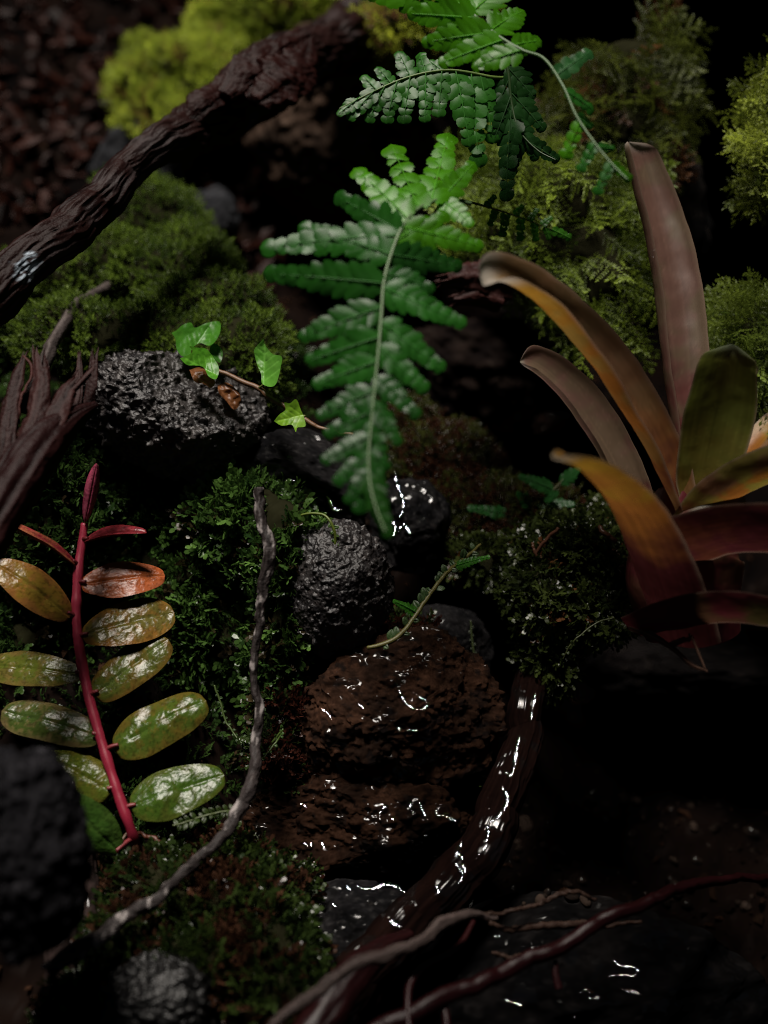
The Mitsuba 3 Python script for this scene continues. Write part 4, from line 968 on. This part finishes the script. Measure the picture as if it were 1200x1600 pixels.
# ------------------------------------------------------------------ ivy
def poly_leaf(outline, d0, gx, gy, cup, col, col2, vein_from, vein_to, seed=0, pxs=1.6, ripple=.0012):
    """A thin leaf from its lobed outline (pixels), tilted gx, gy metres of depth per metre across, cupped and rippled, with veins."""
    from shapely.geometry import Polygon, Point
    from shapely import contains_xy
    pts = np.array(outline, float)
    cl = catmull(np.c_[np.vstack([pts, pts[:1]]), np.zeros(len(pts) + 1)], len(pts) * 9)[:-1, :2]
    pg = Polygon(cl).buffer(0)
    x0, y0, x1, y1 = pg.bounds
    gx_, gy_ = np.meshgrid(np.arange(x0, x1, pxs), np.arange(y0, y1, pxs))
    inner = np.c_[gx_.ravel(), gy_.ravel()]; inner = inner[contains_xy(pg.buffer(-pxs * .5), inner[:, 0], inner[:, 1])]
    al = np.vstack([cl, inner])
    tri = Delaunay(al).simplices
    cen = al[tri].mean(1); tri = tri[contains_xy(pg, cen[:, 0], cen[:, 1])]
    c = pts.mean(0); k = pm(d0); rel = (al - c) * k
    size = np.abs(rel).max()
    r2 = (rel ** 2).sum(1) / size ** 2
    a, b = np.array(vein_from, float), np.array(vein_to, float)
    def dist(p, q):
        u = q - p; t = np.clip(((al - p) @ u) / (u @ u), 0, 1); return np.linalg.norm(al - p - t[:, None] * u, axis=1)
    L = np.linalg.norm(b - a); dr_ = (b - a) / L; sd = np.array([-dr_[1], dr_[0]])
    vd = dist(a, b)
    for t0 in (.08, .3, .52, .72):
        for s in (-1, 1):
            o = a + dr_ * L * t0; vd = np.minimum(vd, dist(o, o + (dr_ * .65 + sd * s * .8) * L * (.55 - .45 * t0)) + .5)
    vn = np.exp(-(vd / 1.5) ** 2)
    p3 = np.c_[rel, np.zeros(len(rel)) + seed]
    z = gx * rel[:, 0] + gy * rel[:, 1] + cup * size * r2 + (fbm(p3 * 160, 3, seed) - .5) * ripple * 2 + vn * .0003
    z -= .25 * np.abs((al - a) @ sd) * k
    v = np.array([P(x, y, d0 + dz) for (x, y), dz in zip(al, z)])
    cc = lerp(lerp(col, col2, fbm(p3 * 220, 3, seed + 1)[:, None]), np.array(col2) * 1.5 + .02, (vn * .6)[:, None])
    return v, tri, cc


iv = thing('ivy', 'small bright green ivy trailing on a thin brown stem over the pitted stone', 'ivy')
add('stem', px_tube([(318, 560, .716, 3), (338, 578, .712, 3.5), (365, 590, .71, 4), (402, 605, .708, 4.5), (425, 622, .706, 4.2), (450, 640, .704, 4), (480, 658, .702, 4), (512, 672, .70, 3.5), (552, 678, .70, 3)], 90, 9, (.16, .085, .045), .0012, 5), 'm_stem', parent=iv)
I1, I2 = (.06, .26, .015), (.13, .40, .03)
add('leaf', poly_leaf([(281, 560), (293, 555), (301, 549), (296, 541), (307, 543), (322, 545), (333, 558), (342, 575), (338, 592), (326, 588), (318, 574), (305, 571), (292, 570)], .700, .5, -.5, -.25, I1, I2, (338, 586), (290, 560), 1), 'm_ivy', parent=iv)
add('leaf', poly_leaf([(268, 520), (276, 516), (285, 508), (298, 504), (305, 512), (322, 505), (341, 502), (345, 512), (340, 528), (328, 540), (312, 536), (300, 545), (296, 556), (284, 556), (276, 545), (274, 530)], .722, .1, -.6, -.2, (.04, .18, .015), (.09, .30, .03), (298, 552), (325, 512), 2), 'm_ivy', parent=iv)
add('leaf', poly_leaf([(412, 529), (415, 540), (426, 553), (440, 557), (439, 572), (433, 596), (426, 604), (416, 603), (409, 598), (408, 585), (402, 570), (398, 555), (398, 545)], .704, -.5, -.3, -.3, I1, (.16, .42, .06), (412, 601), (414, 535), 3), 'm_ivy', parent=iv)
add('leaf', poly_leaf([(428, 658), (436, 648), (446, 640), (444, 629), (453, 630), (463, 624), (470, 640), (475, 652), (477, 666), (465, 668), (462, 675), (456, 664), (440, 665)], .696, .2, -.5, -.25, (.10, .26, .015), (.22, .42, .03), (474, 648), (434, 658), 4), 'm_ivy', 'yellow green arrow shaped leaf near the end of the stem', parent=iv)
add('leaf', poly_leaf([(330, 535), (342, 540), (348, 552), (344, 566), (334, 560), (328, 548)], .722, .4, -.4, -.2, (.03, .12, .012), (.05, .18, .02), (332, 540), (342, 560), 5), 'm_ivy', parent=iv)
for i, (a, b) in enumerate((((322, 582, .712), (312, 560, .706)), ((405, 606, .707), (416, 598, .703)), ((470, 655, .703), (476, 650, .697)))):
    add('leaf_stalk', thin_tube(catmull(np.array([P(*a), P(*b)]), 8), .0007, 6, (.14, .16, .04)), 'm_stem', parent=iv)
for i, (o, d, lab) in enumerate(([[(296, 578), (312, 574), (326, 582), (336, 596), (330, 606), (318, 600), (304, 596)], .705, 'scrap of reddish brown dead leaf under the ivy leaves'], [[(340, 602), (355, 598), (372, 612), (376, 628), (366, 640), (352, 625), (342, 614)], .712, 'dark shredded dead leaf on the pitted stone below the ivy stem'])):
    add('dead_leaf', poly_leaf(o, d, .3, -.7, .3, (.10, .035, .012), (.22, .085, .03), o[0], o[4], 20 + i, ripple=.003), 'm_ivy', lab, 'dead leaf')

# ------------------------------------------------------------------ creeping sprig and loose moss shoots
def sprig(name, rows, leaves, lab, scol, lcol, size=12, seed=0, side=1, cat='creeper'):
    """A creeping stem with small round leaves of its own; each leaf a part."""
    k = thing(name, lab, cat)
    r = np.random.default_rng(seed)
    add('stem', px_tube([(*a, w) for *a, w in rows], 80, 8, scol, .0004, seed), 'm_stem', parent=k)
    cs = catmull(np.array([P(a, b, c) for a, b, c, _ in rows]), 100); tt = nrm(np.gradient(cs, axis=0))
    for i in range(leaves):
        j = int(6 + 88 * (i + .5) / leaves); sg = (1 if i % 2 else -1) if side == 0 else side * (1 if r.random() < .75 else -1)
        t = tt[j]; nn = nrm(to_cam(cs[j]) + UP * .4 + r.normal(size=3) * .4); sd = nrm(np.cross(t, nn)) * sg
        ax = nrm(t * .55 + sd * .8 + nn * .25); L = size * pm(.69) * r.uniform(.7, 1.15)
        m = leaflet(cs[j], cs[j] + ax * L, L * .62, nn, top=lcol, edge=lcol, mid=np.array(lcol) * 1.5, thick=.0004, quilt=.00005, seed=seed + i, n=14, m=9, blunt=.6, curl=.1)
        add('leaf', m, 'm_stem', parent=k)
    return k


cs_ = sprig('creeping_sprig', [(574, 1012, .672, 3), (600, 1006, .672, 4), (622, 995, .673, 4), (640, 975, .675, 3.8), (658, 948, .68, 3.6), (680, 918, .688, 3.4), (700, 893, .696, 3.2), (722, 876, .705, 3), (738, 862, .712, 2.6), (750, 850, .718, 2.2)], 22, 'pale green creeping sprig with tiny round leaves above the large brown stone', (.13, .12, .035), (.07, .13, .045), 17, 5, -1)
for j, (b, t, w, n) in enumerate((((652, 958, .678), (618, 938, .672), 9, 7), ((712, 884, .70), (762, 868, .694), 9, 8))):
    m = pinna(P(*b), P(*t), w * pm(.69), n, nrm(to_cam(P(*b)) + UP * .8), .1, (.05, .20, .02), 700 + j, .4)
    add('side_branch', m, 'm_fern', parent=cs_)
for i, (rows, n, lab, sc2, lc, sz) in enumerate((
        ([(470, 805, .692, 2), (490, 802, .690, 2.2), (506, 805, .688, 2.2), (518, 818, .686, 2.4), (524, 838, .686, 2.4), (523, 860, .688, 2.2), (518, 890, .69, 2)], 18, 'small moss shoot hanging over the charcoal stone', (.10, .14, .02), (.07, .16, .02), 10),
        ([(335, 1070, .70, 1.6), (345, 1100, .698, 1.8), (352, 1125, .696, 1.8), (368, 1150, .693, 1.6), (384, 1168, .69, 1.4)], 18, 'thin moss strand hanging in the dark left of the grey twig', (.05, .08, .02), (.04, .085, .02), 7),
        ([(735, 970, .75, 1.6), (738, 1000, .748, 1.6), (741, 1030, .746, 1.6), (744, 1060, .744, 1.4)], 12, 'faint moss strand hanging in the gap right of the large brown stone', (.06, .08, .03), (.05, .07, .03), 7),
        ([(960, 965, .69, 1.5), (935, 972, .688, 1.6), (910, 990, .686, 1.6), (890, 1010, .686, 1.5), (880, 1030, .688, 1.2)], 16, 'thin moss strand reaching left from under the rosette base', (.05, .06, .02), (.04, .06, .015), 7),
        ([(425, 1160, .675, 2), (442, 1140, .674, 1.6), (432, 1158, .674, 1.6), (412, 1185, .668, 1.6)], 10, 'tiny moss shoot beside the grey twig at the brown stone', (.06, .10, .02), (.05, .12, .02), 8),
        ([(380, 1265, .645, 2), (350, 1268, .643, 2), (320, 1275, .640, 2), (290, 1285, .64, 2), (270, 1290, .64, 2)], 20, 'moss shoot lying under the lowest right leaf', (.05, .07, .015), (.035, .06, .012), 12))):
    sprig('moss_shoot', rows, n, lab, sc2, lc, sz, 20 + i, 0, 'moss shoot')
lp = thing('leafy_seedling', 'blurred small green seedling behind the tip of the blurred orange leaf', 'seedling')
add('stem', px_tube([(770, 820, .80, 3), (800, 805, .79, 3), (830, 790, .785, 3), (855, 775, .78, 2.5), (880, 750, .78, 2)], 40, 7, (.06, .06, .02)), 'm_stem', parent=lp)
for j, (b, t, w, n) in enumerate((((800, 805, .79), (735, 790, .785), 12, 6), ((830, 790, .785), (810, 770, .78), 12, 4), ((840, 785, .783), (895, 785, .775), 14, 6), ((865, 765, .78), (815, 742, .775), 14, 6), ((875, 755, .78), (905, 730, .775), 13, 5), ((850, 780, .78), (870, 770, .772), 13, 4))):
    add('leaf', pinna(P(*b), P(*t), w * pm(.78), n, nrm(to_cam(P(*b)) + UP * .9), .1, (.022, .10, .022), 720 + j, .4), 'm_fern', parent=lp)

# ------------------------------------------------------------------ litter
mb = MB(); r = np.random.default_rng(77)
for i in range(900):
    x, y = r.uniform(-.44, -.08), r.uniform(.95, 1.32)
    o = np.array([x, y, ground_z(np.array([x]), np.array([y]))[0] + r.uniform(.0, .008)])
    m = trimesh.creation.icosahedron()
    v = np.array(m.vertices) * r.uniform(.7, 1.3, (12, 1)) * np.array([.012, .006, .0035]) * r.uniform(.5, 1.3)
    v = v @ trimesh.transformations.random_rotation_matrix(r.random(3))[:3, :3].T + o
    mb.put(v, m.faces, np.array([.019, .0065, .0046]) * r.uniform(.15, 1.5))
add('bark_litter', mb, 'm_wood', 'blurred reddish brown bark crumbs in the top left corner', 'bark litter', kind='stuff', smooth=False)
mb = MB(); r = np.random.default_rng(91)
pebble = trimesh.creation.icosphere(subdivisions=2)
floor_at = seen_at([k for k in scene if 'stone' in k or k in ('ground', 'wet_pebble', 'wet_slab', 'rosette_ledge')])
for (x0, x1, y0, y1, d0, n) in ((780, 1180, 1220, 1420, .78, 130),):
    for _ in range(n):
        px, py, rad = r.uniform(x0, x1), r.uniform(y0, y1), .0012 + .0034 * r.random() ** 2.5; dd = floor_at(px, py)
        if dd is None:
            continue
        q = P(px, py, dd - rad * .15)
        v = np.array(pebble.vertices); v = v * (1 + .5 * (fbm(v * 1.6 + r.uniform(0, 50), 3, 5) - .5))[:, None] * rad * r.uniform(.6, 1.3, 3)
        mb.put(v @ trimesh.transformations.random_rotation_matrix(r.random(3))[:3, :3].T + q, pebble.faces, lerp((.008, .006, .005), (.04, .028, .022), r.random() ** 2))
add('gravel', mb, 'm_wet_rock', 'dark wet grit on the shaded ground behind the dark red root', 'gravel', kind='stuff')
mb = MB(); r = np.random.default_rng(78)
ico = trimesh.creation.icosphere(subdivisions=1); ico0 = trimesh.creation.icosahedron()
n_c = 5000
cx, cy = r.uniform(-.40, .42, n_c), .34 + (1.1 - .34) * r.random(n_c) ** 1.3
cz = ground_z(cx, cy)
for i in range(n_c):
    v = np.array(ico0.vertices) * r.uniform(.6, 1.4, (12, 1)) * np.array([1.8, 1, .7]) * .0016 * (.4 + 1.8 * r.random() ** 3)
    v = v @ trimesh.transformations.random_rotation_matrix(r.random(3))[:3, :3].T + np.array([cx[i], cy[i], cz[i] + .0008])
    mb.put(v, ico0.faces, lerp((.006, .004, .003), (.03, .015, .009), r.random() ** 2))
add('soil_crumbs', mb, 'm_dark_rock', 'dark crumbs of soil and bark scattered over the bank', 'soil', kind='stuff', smooth=False)
for i, (a, b, d, w) in enumerate((((-5, 300), (45, 340), 1.03, 4), ((0, 330), (55, 372), 1.02, 4), ((25, 245), (28, 300), 1.05, 4), ((62, 235), (125, 222), 1.06, 4), ((85, 228), (128, 205), 1.06, 4), ((68, 210), (100, 232), 1.06, 3.5), ((40, 290), (20, 350), 1.03, 3))):
    add('dry_straw', px_tube([(*a, d, w), ((a[0] + b[0]) / 2 + 3, (a[1] + b[1]) / 2 - 5, d - .004, w), (*b, d, w)], 16, 6, (.10, .058, .038), .002, i), 'm_ivy',
        ('dry straw slanting down from the left edge, higher of two', 'dry straw slanting down from the left edge, lower of two', 'short upright dry straw near the left edge', 'long dry straw lying nearly level, lower of the crossed ones', 'dry straw slanting up right, upper of the crossed ones', 'short thin dry straw left of the crossed ones', 'steep dry straw just above the driftwood at the left edge')[i], 'straw')
for i, (rows, lab) in enumerate((([(838, 868, .72, 2.5), (850, 848, .718, 3), (872, 825, .715, 3)], 'longer thin red brown straw on the dark ledge moss'), ([(838, 868, .72, 2.5), (834, 858, .72, 2.5), (832, 848, .721, 2)], 'shorter red brown straw meeting the longer one on the ledge moss'),
                                ([(935, 822, .70, 4), (945, 832, .698, 4.5), (962, 848, .698, 4)], 'pale brown straw against the left side of the rosette'))):
    add('dry_straw', px_tube(rows, 16, 7, (.09, .040, .024), .001, i), 'm_ivy', lab, 'straw')
r = np.random.default_rng(5)
for i, (px, py, d) in enumerate(((820, 640, .93), (860, 660, .92), (790, 660, .94), (845, 625, .94))):
    add_stone('rubble', 'dim brown crumb of rotten wood in the dark gap behind the short brown leaf', 'm_wet_rock', px, py, d, (60, 34, 40), (0, 0, r.uniform(-40, 40)), sub=4, seed=400 + i, cuts=6, big=.25, mid=.15, fine=.08, cols=((.012, .007, .006), (.04, .02, .015), (.06, .04, .03)))
    labels[[k for k in labels if k.startswith('rubble')][-1]].update(category='rotten wood', group='crumbs in the dark gap')
